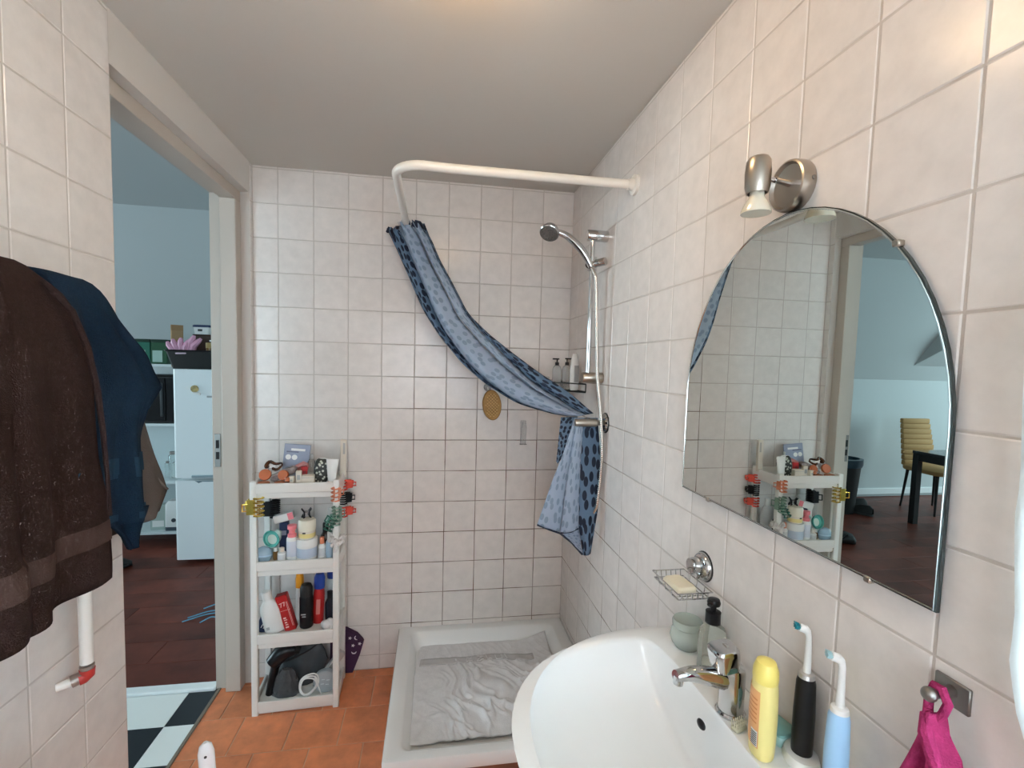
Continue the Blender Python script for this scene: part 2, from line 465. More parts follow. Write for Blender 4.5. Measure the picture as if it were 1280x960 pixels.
# threshold: chequered vinyl squares, grey sealing strip and a white edge strip
struct('trim_2', MB().box((-1.589, -.47, .001), (.014, .84, .008), bev=.002), flat('grey brown sealant', (.22, .18, .14), .8))
BW = [flat('black vinyl', (.016, .02, .026), .3), flat('white vinyl', (.90, .92, .89), .3)]
fv = struct('floor.001', MB().box((-2.1, -1.55, -.06), (1.03, 3.1, .10)), WOODG)
for i, x1 in enumerate([-1.596, -1.71, -1.99, -2.19, -2.39, -2.51]):
    x0 = [-1.71, -1.99, -2.19, -2.39, -2.51, -2.60][i]
    for j in range(8):
        y1 = -.072 - .2 * j
        o = build('vinyl_tile', MB().box(((x0 + x1) / 2, y1 - .1, -.004), (x1 - x0 - .001, .199, .008), bev=.0006), BW[(i + j) % 2], fv, None)
struct('trim_3', MB().box((-2.13, -.045, .004), (1.05, .05, .018), bev=.004), flat('white aluminium strip', (.88, .91, .91), .35))

# ------------------------------------------------------------------ setting: room beyond the door
fw = struct('floor.002', MB().box((-4.6, 1.34, -.062), (6.0, 2.74, .10)), WOODG)
fw2 = struct('floor.003', MB().box((-5.1, -1.55, -.062), (5.0, 3.05, .10)), WOOD)
_pl = {}
for r in range(14):
    x = -7.6 + (r * .47) % 1.28; y0 = -.02 + r * .19
    edges = [-7.6] + ([x] if x > -7.55 else [])
    while edges[-1] < -1.602: edges.append(min(edges[-1] + 1.28, -1.602))
    for a, b in zip(edges, edges[1:]):
        k = round(b - a, 3)
        if k < .02: continue
        if k not in _pl:
            _pl[k] = MB().box((0, 0, -.006), (k - .0015, .1885, .012), bev=.0012).mesh('floor_plank'); _pl[k].materials.append(WOOD)
        o = bpy.data.objects.new('floor_plank', _pl[k]); COL.objects.link(o); o.parent = fw; o.location = ((a + b) / 2, y0 + .095, 0)
struct('wall_living_far', MB().box((-4.6, 2.70, .71), (6.2, .1, 1.44)), LIVWALL)
mb = MB(); n_ = 0
mb.add([(-7.7, 2.655, 1.42), (-1.5, 2.655, 1.42), (-1.5, 1.80, 2.62), (-7.7, 1.80, 2.62), (-7.7, 2.735, 1.46), (-1.5, 2.735, 1.46), (-1.5, 1.86, 2.70), (-7.7, 1.86, 2.70)],
       [(0, 1, 2, 3), (4, 7, 6, 5), (0, 4, 5, 1), (2, 6, 7, 3), (0, 3, 7, 4), (1, 5, 6, 2)])
struct('ceiling.001', mb, LIVWALL)
struct('ceiling.002', MB().box((-4.6, -.65, 2.67), (6.2, 5.0, .1)), LIVWALL)
struct('wall_living_side', MB().box((-1.545, 1.42, 1.35), (.1, 2.6, 2.7)), LIVWALL)
struct('wall_living_near', MB().box((-4.6, -3.15, .4), (6.2, .1, .8)).box((-4.6, -3.15, 2.45), (6.2, .1, .5)).box((-5.55, -3.15, 1.5), (4.3, .1, 1.4)).box((-1.80, -3.15, 1.5), (.6, .1, 1.4)), LIVWALL)  # gap in this unseen wall is added to admit the near fill
struct('wall_living_partition', MB().box((-1.612, -2.07, 1.35), (.018, 2.28, 2.7)), LIVWALL)
struct('trim_4', MB().box((-1.612, -.48, 2.44), (.018, .9, .5)), LIVWALL)
mb = MB(); mb.box((-7.65, -.2 - 1.5, 1.35), (.1, 2.8, 2.7)); mb.box((-7.65, 2.25, 1.35), (.1, .9, 2.7)); mb.box((-7.65, .75, .35), (.1, 2.2, .7)); mb.box((-7.65, .75, 2.55), (.1, 2.2, .3))
struct('wall_living_window', mb, LIVWALL)
struct('baseboard_far', MB().box((-4.6, 2.642, .06), (6.0, .018, .075), bev=.003), flat('white skirting', (.78, .80, .80), .4))
# dormer cheek that cuts into the slope
mb = MB().add([(-5.00, 2.525, 1.602), (-5.02, 2.08, 2.225), (-5.10, 2.26, 1.80), (-6.6, 2.53, 1.602), (-6.6, 2.08, 2.225), (-6.6, 2.20, 1.80)],
              [(0, 1, 2), (3, 5, 4), (0, 2, 5, 3), (1, 4, 5, 2), (0, 3, 4, 1)])
struct('trim_5', mb, LIVWALL)

# window with net curtain in the right wall beside the camera
win = bpy.data.objects.new('window_1', None); COL.objects.link(win); win['kind'] = 'structure'
mb = MB()
for c, d in (((.07, (WY0 + WY1) / 2, WZ0 + .025), (.05, WY1 - WY0, .05)), ((.07, (WY0 + WY1) / 2, WZ1 - .025), (.05, WY1 - WY0, .05)),
             ((.07, WY0 + .025, (WZ0 + WZ1) / 2), (.05, .05, WZ1 - WZ0)), ((.07, WY1 - .025, (WZ0 + WZ1) / 2), (.05, .05, WZ1 - WZ0))):
    mb.box(c, d, bev=.004)
build('window_frame', mb, WHITE, win)
build('pane', MB().box((.07, (WY0 + WY1) / 2, (WZ0 + WZ1) / 2), (.004, WY1 - WY0 - .1, WZ1 - WZ0 - .1)), PANE, win)
build('window_sill', MB().box((.0, (WY0 + WY1) / 2, WZ0 - .0125), (.05, WY1 - WY0, .025), bev=.004), WHITE, win)

NET = mat('white net curtain', (.90, .93, .93), .8, translucent=.75)
ce = [(a, b - .006) for a, b in [(1.75, -1.93), (1.62, -1.90), (1.56, -1.866), (1.45, -1.871), (1.38, -1.875), (1.34, -1.873), (1.23, -1.882), (1.19, -1.880), (1.14, -1.889), (1.105, -1.902), (1.07, -1.93), (1.03, -1.97)]]
ced = [(-a, b) for a, b in ce]
def net(u, v):
    z = 2.08 - v * 1.05
    y0 = interp(ced, -z) if z < 1.75 else -1.93
    y = y0 + u * (-2.60 - y0)
    return (-.045 - (.02 * math.sin(u * 34) * (.4 + .6 * v) + .012 * math.sin(u * 6 + v * 9)) * min(1, u * 6), y, z)
nc = thing('net_curtain', 'bright white net curtain bulging past the window edge at the far right', 'curtain', (0, 0, 0))
solidify(build('fabric', MB().sheet(net, 60, 40, (.7, 1.05)), NET, nc, 80, fix=False), .002)
build('curtain_wire', MB().cyl((-.045, -2.66, 2.085), (-.045, -1.90, 2.085), .005, n=8).cyl((0, -1.91, 2.085), (-.05, -1.91, 2.085), .006, n=8).cyl((0, -2.65, 2.085), (-.05, -2.65, 2.085), .006, n=8), WHITE, nc)

# ceiling lamp just above the frame
cl = thing('ceiling_lamp', 'round flush ceiling lamp with an opal dome above the washbasin', 'lamp', (-.62, -1.36, CZ))
build('base', MB().lathe([(.0, -.001), (.125, -.001), (.128, -.02), (.118, -.03), (0, -.03)], 40), WHITE, cl)
build('lamp_shade', MB().lathe([(.116, -.028), (.122, -.045), (.112, -.075), (.08, -.098), (.04, -.108), (0, -.110)], 40), mat('lit opal glass', (1.0, .68, .37), .4, emit=LAMP_EMIT), cl)

# ------------------------------------------------------------------ shower
TERRA_SHADE = flat('shaded terracotta plinth tile', (.20, .075, .045), .5)  # terracotta darkened: the shade below the tray lip is in the colour
tray = thing('shower_tray', 'square white acrylic shower tray on a tiled plinth in the corner', 'shower tray', (-.405, -.40, 0))
def rr(hx, hy, z, r=.03, n=5, cy=0):
    ring = []
    for cx, cyy, a0 in ((1, 1, 0), (-1, 1, PI / 2), (-1, -1, PI), (1, -1, 1.5 * PI)):
        for q in range(n + 1):
            a = a0 + q * PI / 2 / n
            ring.append((cx * (hx - r) + r * math.cos(a), cyy * (hy - r) + r * math.sin(a) + cy, z))
    return ring
mb = MB().loft([rr(.372, .372, .128, .012), rr(.376, .376, .152, .012), rr(.40, .398, .154, .012), rr(.402, .3995, .157, .012), rr(.4025, .3995, .193, .012), rr(.399, .3965, .2, .012), rr(.349, .359, .2, .03), rr(.341, .351, .195, .03), rr(.315, .325, .138, .05), rr(.295, .305, .132, .06), rr(.04, .04, .128, .039)], True, True, True)
build('basin', mb, WHITE_A, tray, 35)
for c, d in (((0.01, -.381, .076), (.77, .012, .152)), ((-.381, 0, .076), (.012, .774, .152))): build('plinth_tile', MB().box(c, d), TERRA_SHADE, tray)
build('drain', MB().lathe([(0, .134), (.035, .134), (.045, .131), (.045, .126)], 20, Matrix.Translation((.1, .1, 0))), CHROME, tray)

def mat_z(x, y):                     # bath mat, heaped loosely in the tray
    h = .5 + .5 * mnoise.noise(Vector((x * 7.0 + 2, y * 5.0, 0)))
    w_ = Vector((x * 13 + y * 6, y * 4.5 - x * 2, 1.7)) + Vector((mnoise.noise(Vector((x * 6, y * 6, 5))), mnoise.noise(Vector((x * 6, y * 6, 9))), 0)) * 1.1
    r1 = max(0, 1 - abs(mnoise.noise(w_)) * 2.6) ** 2
    r2 = max(0, 1 - abs(mnoise.noise(w_ * 2.1 + Vector((4, 7, 2)))) * 2.4) ** 2
    k = max(0, min(1, (-.16 - y) / .14)) * max(.25, min(1, (.70 + x) / .14)) * max(.15, min(1, (.72 + y) / .10))
    return .1385 + .010 * h * k + .017 * r1 * k + .006 * r2 * k + .0015 * r2
ML = [(-.700, -.060), (-.722, -.30), (-.722, -.52), (-.728, -.665)]
MR = [(-.095, -.075), (-.10, -.25), (-.10, -.45), (-.105, -.660)]
def bath(u, v):
    a = poly_at([p + (0,) for p in ML], v); b = poly_at([p + (0,) for p in MR], v)
    p = a.lerp(b, u)
    p.y += .012 * math.sin(u * 14) * (1 - v) * (1 if u > .5 else .2)
    z = mat_z(p.x, p.y)
    edge = min(1, v / .05) if u < .6 else 1
    if u > .80 and v < .18: z += .03 * (u - .80) / .2 * (1 - v / .18)
    return (p.x, p.y, z)
bm_ = thing('bath_mat', 'crumpled pale grey towelling bath mat lying in the shower tray', 'bath mat', (0, 0, 0))
solidify(build('towelling', MB().sheet(bath, 150, 150, (.6, .6)), MATFAB, bm_, 80, fix=False), .006)
def band(u, v):
    x, y, z = bath(.02 + u * .84, .20 + v * .085)
    return (x, y, z + .0045)
solidify(build('border_band', MB().sheet(band, 40, 6, (.5, .05)), flat('grey flat woven border', (.54, .53, .535), .8), bm_, 80, fix=False), .002)
# raised letters woven into the border; only their upright strokes can still be made out
def stroke(a, b):
    pts = []
    for i in range(5):
        u = a[0] + (b[0] - a[0]) * i / 4; v = a[1] + (b[1] - a[1]) * i / 4
        x, y, z = bath(u, v); pts.append((x, y, z + .0062))
    return pts
mb = MB()
v0, v1 = .215, .270
def letter(u, segs):
    for (a, b, c, d) in segs: mb.tube(stroke((u + a * .05, v0 + (v1 - v0) * b), (u + c * .05, v0 + (v1 - v0) * d)), .0022, 5)
letter(.36, [(0, 0, 0, 1), (0, 0, .7, .2), (0, .5, .7, .5), (.8, 0, .8, 1), (0, 1, .8, 1)])
letter(.435, [(0, 0, 1, 0), (1, 0, 0, 1), (0, 1, 1, 1)])
letter(.505, [(0, 0, .2, 1), (.2, 1, .9, 1)])
letter(.575, [(0, 0, .1, 1), (.1, 1, 1, 1), (1, 1, .9, 0)])
letter(.645, [(0, 0, .3, 1)])
build('woven_lettering', mb, flat('light grey raised thread', (.66, .65, .65), .9), bm_)

# curtain rod: from the right wall, round a bend, to the back wall
rod = thing('shower_rod', 'cream white L-shaped shower curtain rod fixed to both walls', 'curtain rod', (-.79, 0, 2.10))
pts = [(.79, -.74, 0)] + [(.79 - .70 * i / 8, -.74, -.002 * i / 8) for i in range(1, 8)]
cx, cy, rb = .09, -.65, .09
for i in range(0, 9):
    a = -PI / 2 - i * PI / 2 / 8
    pts.append((cx + rb * math.cos(a), cy + rb * math.sin(a), 0))
pts += [(0, -.65 + .643 * i / 6, 0) for i in range(1, 7)]
build('tube', MB().tube(pts, .0145, 16), ROD, rod)
build('wall_flange', MB().lathe([(.017, .03), (.02, .012), (.033, .010), (.033, 0)], 24, Matrix.Translation((.788, -.74, 0)) @ Matrix.Rotation(-PI / 2, 4, 'Y')), ROD, rod)
build('wall_flange', MB().lathe([(.017, .03), (.02, .012), (.033, .010), (.033, 0)], 24, Matrix.Translation((0, -.002, 0)) @ Matrix.Rotation(PI / 2, 4, 'X')), ROD, rod)

# shower curtain, swept up and pinned behind the chrome arm
cur = thing('shower_curtain', 'blue spotted shower curtain slung from the rod to the chrome arm and hanging down', 'curtain', (0, 0, 0))
SL = smooth_line([(-.868, -.020, 2.075), (-.818, -.048, 1.974), (-.766, -.082, 1.857), (-.707, -.121, 1.72), (-.635, -.168, 1.607), (-.532, -.235, 1.487), (-.434, -.299, 1.406), (-.309, -.38, 1.333), (-.165, -.475, 1.296), (-.105, -.514, 1.297)], 60)
SR = smooth_line([(-.722, -.111, 2.095), (-.683, -.136, 2.025), (-.647, -.16, 1.936), (-.598, -.192, 1.847), (-.523, -.241, 1.702), (-.438, -.296, 1.614), (-.344, -.357, 1.535), (-.248, -.42, 1.46), (-.135, -.494, 1.383), (-.050, -.535, 1.310)], 60)
CN = Vector((-.547, -.837, 0))
def swag(wa, wb, bulge, off, nw=14, nt=70, wob=0., ph=0.):
    def fn(u, v):
        a = interp(wa, v); b = interp(wb, v)
        q = poly_at(SL, v).lerp(poly_at(SR, v), a + (b - a) * u)
        top = max(0, 1 - v / .06)
        d = off + bulge * math.sin(PI * u) ** .7 + wob * math.sin(u * 9 + v * 7 + ph) + top * .012 * math.sin(u * 22 + ph)
        d *= (.35 + .65 * min(1, (1 - v) / .12))
        q = q + CN * d
        q.z += top * .012 * math.sin(u * 19 + ph * 2)
        return tuple(q)
    return MB().sheet(fn, nw, nt, (.14, 1.25))
W0 = [(0, 0), (1, 0)]; W4 = [(0, 1), (1, 1)]
W1 = [(0, .42), (.12, .36), (.3, .30), (.5, .16), (.66, .07), (.8, .03), (1, .02)]
W2 = [(0, .74), (.3, .78), (.5, .74), (.66, .64), (.85, .55), (1, .45)]
W3 = [(0, 1), (.35, .99), (.48, .92), (.6, .86), (.75, .72), (.9, .60), (1, .5)]
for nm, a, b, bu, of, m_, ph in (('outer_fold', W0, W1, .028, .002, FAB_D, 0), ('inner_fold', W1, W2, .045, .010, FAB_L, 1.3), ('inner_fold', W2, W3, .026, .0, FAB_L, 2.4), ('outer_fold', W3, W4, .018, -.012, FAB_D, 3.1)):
    solidify(build(nm, swag(a, b, bu, of, wob=.004, ph=ph), m_, cur, 80, fix=False), .0015)
# gathered heading round the rod end
mb = MB(); mb.tube([poly_at(SL, 0).lerp(poly_at(SR, 0), i / 12) + CN * (.014 + .012 * math.sin(i * 2.1)) + Vector((0, 0, .010 * math.sin(i * 1.7))) for i in range(6)], .008, 8)
mb.tube([poly_at(SL, 0).lerp(poly_at(SR, 0), .72 + i / 30) + CN * (.02 + .012 * math.sin(i * 2.1)) + Vector((0, 0, .012 * math.sin(i * 1.9))) for i in range(9)], .008, 8)
build('heading_hem', mb, HEM, cur)
mb = MB()
for k in range(3): mb.tube([(-.79 + .022 * math.cos(a * PI / 6), -.075 - .02 * k, 2.092 + .024 * math.sin(a * PI / 6)) for a in range(12)], .002, 6, closed=True)
build('curtain_ring', mb, flat('clear grey plastic', (.5, .52, .52), .2), cur)
def tail(Lp, Rp, y0, amp, fr, ph, nu=16, nv=40):
    Lq = smooth_line([(x, y0, z) for x, z in Lp], 30, 1); Rq = smooth_line([(x, y0, z) for x, z in Rp], 30, 1)
    def fn(u, v):
        p = poly_at(Lq, v).lerp(poly_at(Rq, v), u)
        p.y -= amp * math.sin(u * fr + ph) * (.3 + .7 * v)
        return tuple(p)
    return MB().sheet(fn, nu, nv, (.12, .45))
TA = ([(-.124, 1.292), (-.165, 1.15), (-.203, 1.05), (-.258, .879)], [(-.108, 1.292), (-.128, 1.15), (-.148, 1.03), (-.166, .846)])
TB = ([(-.118, 1.292), (-.135, 1.15), (-.152, 1.03), (-.168, .846)], [(-.090, 1.292), (-.096, 1.15), (-.098, 1.03), (-.096, .862)])
TCc = ([(-.108, 1.292), (-.100, 1.1), (-.097, .90), (-.068, .748)], [(-.028, 1.292), (-.012, 1.15), (-.010, .95), (-.036, .752)])
TD = ([(-.172, .862), (-.160, .846), (-.140, .82), (-.112, .795)], [(-.088, .90), (-.085, .86), (-.075, .80), (-.064, .746)])
TE = ([(-.172, 1.292), (-.178, 1.22), (-.183, 1.15), (-.185, 1.12)], [(-.105, 1.295), (-.130, 1.22), (-.150, 1.15), (-.180, 1.11)])
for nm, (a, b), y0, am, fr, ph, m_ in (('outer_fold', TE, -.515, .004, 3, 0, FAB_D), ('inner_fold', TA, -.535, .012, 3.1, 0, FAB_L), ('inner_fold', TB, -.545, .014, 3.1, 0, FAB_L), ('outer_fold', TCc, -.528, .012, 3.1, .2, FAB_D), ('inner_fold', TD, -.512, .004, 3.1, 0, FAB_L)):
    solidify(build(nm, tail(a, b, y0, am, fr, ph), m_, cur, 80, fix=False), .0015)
build('bottom_hem', MB().tube([(-.258, -.535, .877), (-.21, -.548, .860), (-.167, -.54, .842), (-.14, -.516, .817), (-.111, -.512, .793), (-.066, -.515, .744)], .0038, 6).tube([(-.168, -.547, .846), (-.13, -.558, .852), (-.097, -.548, .862)], .003, 6), HEM, cur)

# riser rail with hand shower
rail = thing('shower_rail', 'chrome shower riser rail on the right wall holding the hand shower', 'shower rail', (0, -.487, 0))
build('bar', MB().cyl((-.06, 0, 1.43), (-.06, 0, 2.005), .0095, n=16), CHROME, rail)
for z in (1.995, 1.447):
    build('wall_bracket', MB().lathe([(0, 0), (.021, 0), (.0215, .004), (.0215, .080), (.019, .083), (0, .083)], 24, Matrix.Translation((-.002, 0, z)) @ Matrix.Rotation(-PI / 2, 4, 'Y')), CHROME if z > 1.5 else BRUSH, rail)
sl = build('slider', MB().cyl((-.06, 0, 1.862), (-.06, 0, 1.912), .0185, n=18).cyl((-.06, 0, 1.886), (-.082, -.03, 1.878), .015, n=14), CHROME, rail)
build('slider_knob', MB().cyl((-.048, -.010, 1.888), (-.020, -.040, 1.892), .0155, n=18), CHROME, sl)
hs = thing('hand_shower', 'chrome hand shower head on its flexible hose', 'shower head', (0, -.52, 0))
hp = [(-.076, -.005, 1.868), (-.088, -.003, 1.893), (-.112, 0, 1.928), (-.140, .006, 1.958), (-.170, .012, 1.983), (-.205, .018, 1.995)]
build('handle', MB().tube(smooth_line(hp, 18), [.0115 + .0035 * math.sin(PI * i / 17) for i in range(18)], 14), CHROME, hs)
HM = Matrix.Translation((-.235, .02, 1.995)) @ Matrix.Rotation(math.radians(22), 4, 'Y') @ Matrix.Rotation(math.radians(-30), 4, 'X')
build('spray_head', MB().lathe([(0, .024), (.018, .022), (.032, .012), (.038, -.003), (.038, -.010), (.036, -.012)], 24, HM), CHROME, hs)
mb = MB().lathe([(.036, -.011), (.035, -.014), (0, -.016)], 24, HM)
build('spray_plate', mb, flat('grey rubber nozzles plate', (.12, .11, .10), .5), hs)
mb = MB()
for i in range(26):
    r = .030 * math.sqrt((i + .5) / 26); a = i * 2.399
    mb.ball((r * math.cos(a), r * math.sin(a), -.0155), .0022, 6, 4, HM)
build('nozzles', mb, flat('dark nozzle', (.05, .05, .05), .5), hs)['kind'] = 'stuff'
hose = smooth_line([(-.074, -.005, 1.868), (-.066, -.035, 1.83), (-.060, -.03, 1.771), (-.052, -.03, 1.606), (-.044, -.03, 1.455), (-.030, -.05, 1.302), (-.018, -.045, 1.15), (-.016, -.03, 1.052), (-.022, -.02, .945), (-.040, .005, .885), (-.065, .04, .90)], 420, 20)
build('hose', MB().tube(hose, [.0068 if i % 3 else .0052 for i in range(420)], 8), mat('chrome hose', (.72, .66, .60), .2, 1.0), hs, 80)

arm = thing('chrome_arm', 'short chrome wall arm with a round plate pinning the curtain', 'wall arm', (0, -.545, 1.275))
build('wall_plate', MB().lathe([(0, .0), (.036, .0), (.036, .006), (.030, .012), (0, .014)], 28, Matrix.Translation((-.002, 0, 0)) @ Matrix.Rotation(-PI / 2, 4, 'Y')), CHROME, arm)
build('rubber_rim', MB().tube([(-.003, .037 * math.cos(a * PI / 14), .037 * math.sin(a * PI / 14)) for a in range(28)], .003, 6, closed=True), RUBBER, arm)
build('arm_tube', MB().lathe([(.016, .012), (.010, .02), (.010, .035), (.0155, .04), (.0155, .118), (.013, .125), (0, .125)], 20, Matrix.Rotation(-PI / 2, 4, 'Y')), BRUSH, arm)

# corner caddy with bottles
cad = thing('corner_caddy', 'black wire caddy in the shower corner with pump bottles on it', 'shelf', (0, 0, 1.378))
mb = MB()
tri = [(-.006, -.30, 0), (-.006, -.006, 0), (-.17, -.006, 0)]
mb.tube(tri, .004, 6, closed=True)
for k in range(1, 9):
    t = k / 9
    mb.tube([(-.006, -.006 - .294 * t, 0), (-.006 - .164 * t, -.006, 0)], .002, 5)
mb.tube([(p[0], p[1], .035) for p in tri], .003, 6, closed=True)
for p in tri: mb.cyl(p, (p[0], p[1], .037), .0025, n=6)
build('wire_frame', mb, BLACKM, cad)
def pump_bottle(name, label, loc, rz, r, h, body, cap, liquid=None, group=None):
    t = thing(name, label, 'bottle', loc, rz, group)
    build('body', MB().lathe([(0, 0), (r * .92, 0), (r, .004), (r, h * .68), (r * .8, h * .78), (r * .36, h * .84), (r * .36, h * .88), (0, h * .88)], 20), body, t)
    p = build('pump', MB().lathe([(r * .45, h * .82), (r * .45, h * .93), (r * .16, h * .93), (r * .16, h * 1.04), (0, h * 1.04)], 14), cap, t)
    build('pump_nozzle', MB().box((r * .3, 0, h * 1.05), (r * 1.5, r * .5, h * .05), bev=.001), cap, p)
    return t
pump_bottle('pump_bottle', 'clear pump bottle with black pump at left on the corner caddy', (-.078, -.075, 1.381), PI, .021, .135, FROST, BLACK)
pump_bottle('pump_bottle', 'clear pump bottle with black pump in the middle of the corner caddy', (-.036, -.10, 1.381), .2, .021, .137, FROST, BLACK)
t = thing('shampoo_tube', 'tall white shampoo bottle with grey label at right on the corner caddy', 'bottle', (-.030, -.205, 1.381), .5)
build('body', MB().oval([(.020, .012, 0), (.024, .015, .02), (.026, .015, .09), (.021, .011, .14), (.012, .006, .165)], 20), WHITEB, t)
build('label', MB().box((-.002, -.0146, .075), (.028, .003, .075), bev=.001), LABELG, t)
t = thing('small_bottle', 'small pink bottle at the left end of the corner caddy', 'bottle', (-.115, -.045, 1.381))
build('body', MB().lathe([(0, 0), (.014, 0), (.014, .03), (.007, .038), (0, .038)], 16), PINKP, t)
build('cap', MB().lathe([(.009, .036), (.009, .056), (0, .057)], 14), SILVER, t)

# back wall: suction hooks, brush, clear razor holder
def suction(name, label, loc):
    t = thing(name, label, 'hook', loc)
    build('suction_cup', MB().lathe([(.019, 0), (.017, .004), (.008, .009), (.006, .013), (0, .013)], 20, Matrix.Translation((0, -.0015, 0)) @ Matrix.Rotation(PI / 2, 4, 'X')), FROST, t)
    build('hook_tip', MB().tube([(0, -.012, 0), (0, -.02, -.004), (0, -.024, -.012), (0, -.028, -.008)], .0022, 6), WHITE, t)
    return t
suction('suction_hook', 'clear suction hook on the back wall just above the curtain swag', (-.236, -.0025, 1.488))
suction('suction_hook', 'clear suction hook holding the tan bath brush', (-.402, -.0025, 1.378))
bs = thing('bath_brush', 'oval tan massage brush hanging on the back wall', 'brush', (-.380, -.0045, 1.293))
build('brush_body', MB().oval([(.040, .068, 0), (.0455, .0735, .005), (.0455, .0735, .017), (.041, .069, .022)], 32, Matrix.Rotation(PI / 2, 4, 'X') @ Matrix.Rotation(math.radians(6), 4, 'Z')), mat('tan rubber', (.40, .215, .06), .6, var=.12, vscale=30), bs)  # darker than the nubs: shade in the gaps is put into the body colour
mb = MB()
for i in range(-4, 5):
    for j in range(-7, 8):
        if (i + j) % 2 == 0 and (i * .0075 / .031) ** 2 + (j * .0075 / .056) ** 2 < 1:
            mb.cyl((i * .0075, -.021, j * .0075), (i * .0075, -.030, j * .0075), .0042, .0034, n=6)
build('bristle_nubs', mb, flat('light tan rubber', (.66, .42, .16), .6), bs)['kind'] = 'stuff'
build('cord', MB().tube([(-.012, -.010, .068), (-.020, -.018, .079), (-.024, -.024, .074)], .0015, 5), WHITE, bs)
rz = thing('razor_holder', 'clear plastic razor holder stuck to the back wall under the curtain swag', 'holder', (-.222, -.0035, 1.16))
build('strip', MB().box((0, -.004, .0), (.026, .004, .115), bev=.0015).box((0, -.012, -.058), (.034, .02, .004), bev=.001).tube([(-.012, -.008, -.055), (-.010, -.018, .02), (-.004, -.012, .05)], .0018, 6).tube([(.012, -.008, -.055), (.014, -.018, .02), (.010, -.012, .05)], .0018, 6), mat('clear plastic', (.93, .93, .92), .12, trans=.92, ior=1.25), rz)

# ------------------------------------------------------------------ washbasin and what stands on it
BX, BY = -.115, -1.515
def sup(a, n): return math.copysign(abs(a) ** (2 / n), a)
def bring(xl, xr, hy, z, cx=BX, nl=2.15, nr=9, N=72, cy=BY):
    ring = []
    for q in range(N):
        a = q * 2 * PI / N; c, s_ = math.cos(a), math.sin(a)
        n = nl if c < 0 else nr
        w_ = xl if c < 0 else xr
        ring.append((cx + w_ * sup(c, n), cy + hy * sup(s_, nl + (nr - nl) * max(0, c) ** .5), z))
    return ring
def outer(s, z): return bring(.37 * s, .113, .352 * s, z, -.115, 2.12, 14)
def inner(s, z, k=0): return bring(.318 * s, .010 + .062 * s, .298 * s, z, -.178 + .02 * (1 - s), 2.15, 5)
wb = thing('washbasin', 'white ceramic half-oval washbasin on the right wall', 'washbasin', (0, 0, 0))
rings = [outer(.45, .62), outer(.62, .655), outer(.84, .71), outer(.96, .765), outer(.995, .79), outer(1.0, .806), outer(.995, .816), outer(.975, .8205), inner(1.045, .8205), inner(1.02, .818), inner(1.0, .811), inner(.97, .79), inner(.90, .755), inner(.78, .722), inner(.58, .700), inner(.3, .688), inner(.08, .684)]
build('bowl', MB().loft(rings, True, True, True), WHITE_C, wb, 60)
build('overflow_slot', MB().ball((-.127, -1.463, .789), (.006, .013, .009), 14, 8, None), BLACK, wb)
build('drain_ring', MB().lathe([(.018, 0), (.024, .003), (.026, 0)], 20, Matrix.Translation((-.178, -1.515, .686))), CHROME, wb)
build('pedestal', MB().oval([(.075, .085, 0), (.07, .08, .05), (.06, .07, .3), (.07, .08, .63)], 24, Matrix.Translation((-.115, -1.515, 0))), WHITE_C, wb)

DECK = .8205
tap = thing('mixer_tap', 'chrome single-lever mixer tap on the washbasin deck', 'tap', (-.076, -1.478, DECK))
build('base_ring', MB().lathe([(.027, 0), (.028, .004), (.025, .008), (0, .008)], 24), CHROME, tap)
build('body', MB().lathe([(.0235, .006), (.0235, .03), (.024, .085), (.022, .094), (0, .096)], 24), CHROME, tap)
sp_ = []
for i in range(9):
    t = i / 8; x = -.012 - .108 * t; z = .070 + .024 * t - .010 * max(0, t - .7) / .3 * t
    hw = .017 - .004 * t; hh = .022 * (1 - t) + .0095 * t
    sp_.append([(x + hh * .25 * math.sin(q * PI / 6), hw * math.cos(q * PI / 6), z + hh * math.sin(q * PI / 6)) for q in range(12)])
build('spout', MB().loft(sp_, True, True, True), CHROME, tap)
build('aerator', MB().cyl((-.112, 0, .083), (-.114, 0, .068), .0095, n=14), CHROME, tap)
lv = build('lever', MB().rrect([(.0215, .0225, .095), (.0235, .0245, .103), (.0250, .0250, .124), (.0245, .0245, .134), (.0215, .0215, .138)], .55, 6, Matrix.Translation((-.002, 0, 0)) @ Matrix.Rotation(math.radians(-9), 4, 'Y')).rrect([(.010, .010, 0), (.0115, .0115, .004), (.010, .010, .010)], .8, 5, Matrix.Translation((-.014, 0, .126)) @ Matrix.Rotation(math.radians(-70), 4, 'Y')), CHROME, tap)
build('temperature_mark', MB().box((-.031, 0, .114), (.002, .012, .005), bev=.0005), PRINTD, lv)

jar = thing('glass_jar', 'small round pale green glass jar at the far end of the washbasin', 'jar', (-.046, -1.262, DECK))
GJ = mat('pale green glass', (.80, .86, .78), .18, trans=.55, ior=1.25)
build('body', MB().lathe([(0, 0), (.026, 0), (.036, .012), (.040, .026), (.037, .042), (.029, .050)], 28), GJ, jar)
build('lid', MB().lathe([(.030, .048), (.035, .052), (.036, .062), (.033, .068), (.028, .0645), (0, .063)], 28), GJ, jar)
sd = thing('soap_dispenser', 'clear square hand soap bottle with black pump beside the green jar', 'soap dispenser', (-.040, -1.352, DECK), .55)
build('body', MB().rrect([(.024, .022, 0), (.0255, .0235, .004), (.0255, .0235, .085), (.022, .020, .098), (.012, .012, .108), (.012, .012, .113)], .4, 5), mat('clear greenish plastic', (.84, .87, .80), .08, trans=.80, ior=1.25), sd)
build('label', MB().box((.0, -.0238, .058), (.030, .0012, .05), bev=.0004).box((.0258, 0, .058), (.0012, .03, .05), bev=.0004), PRINTW, sd)
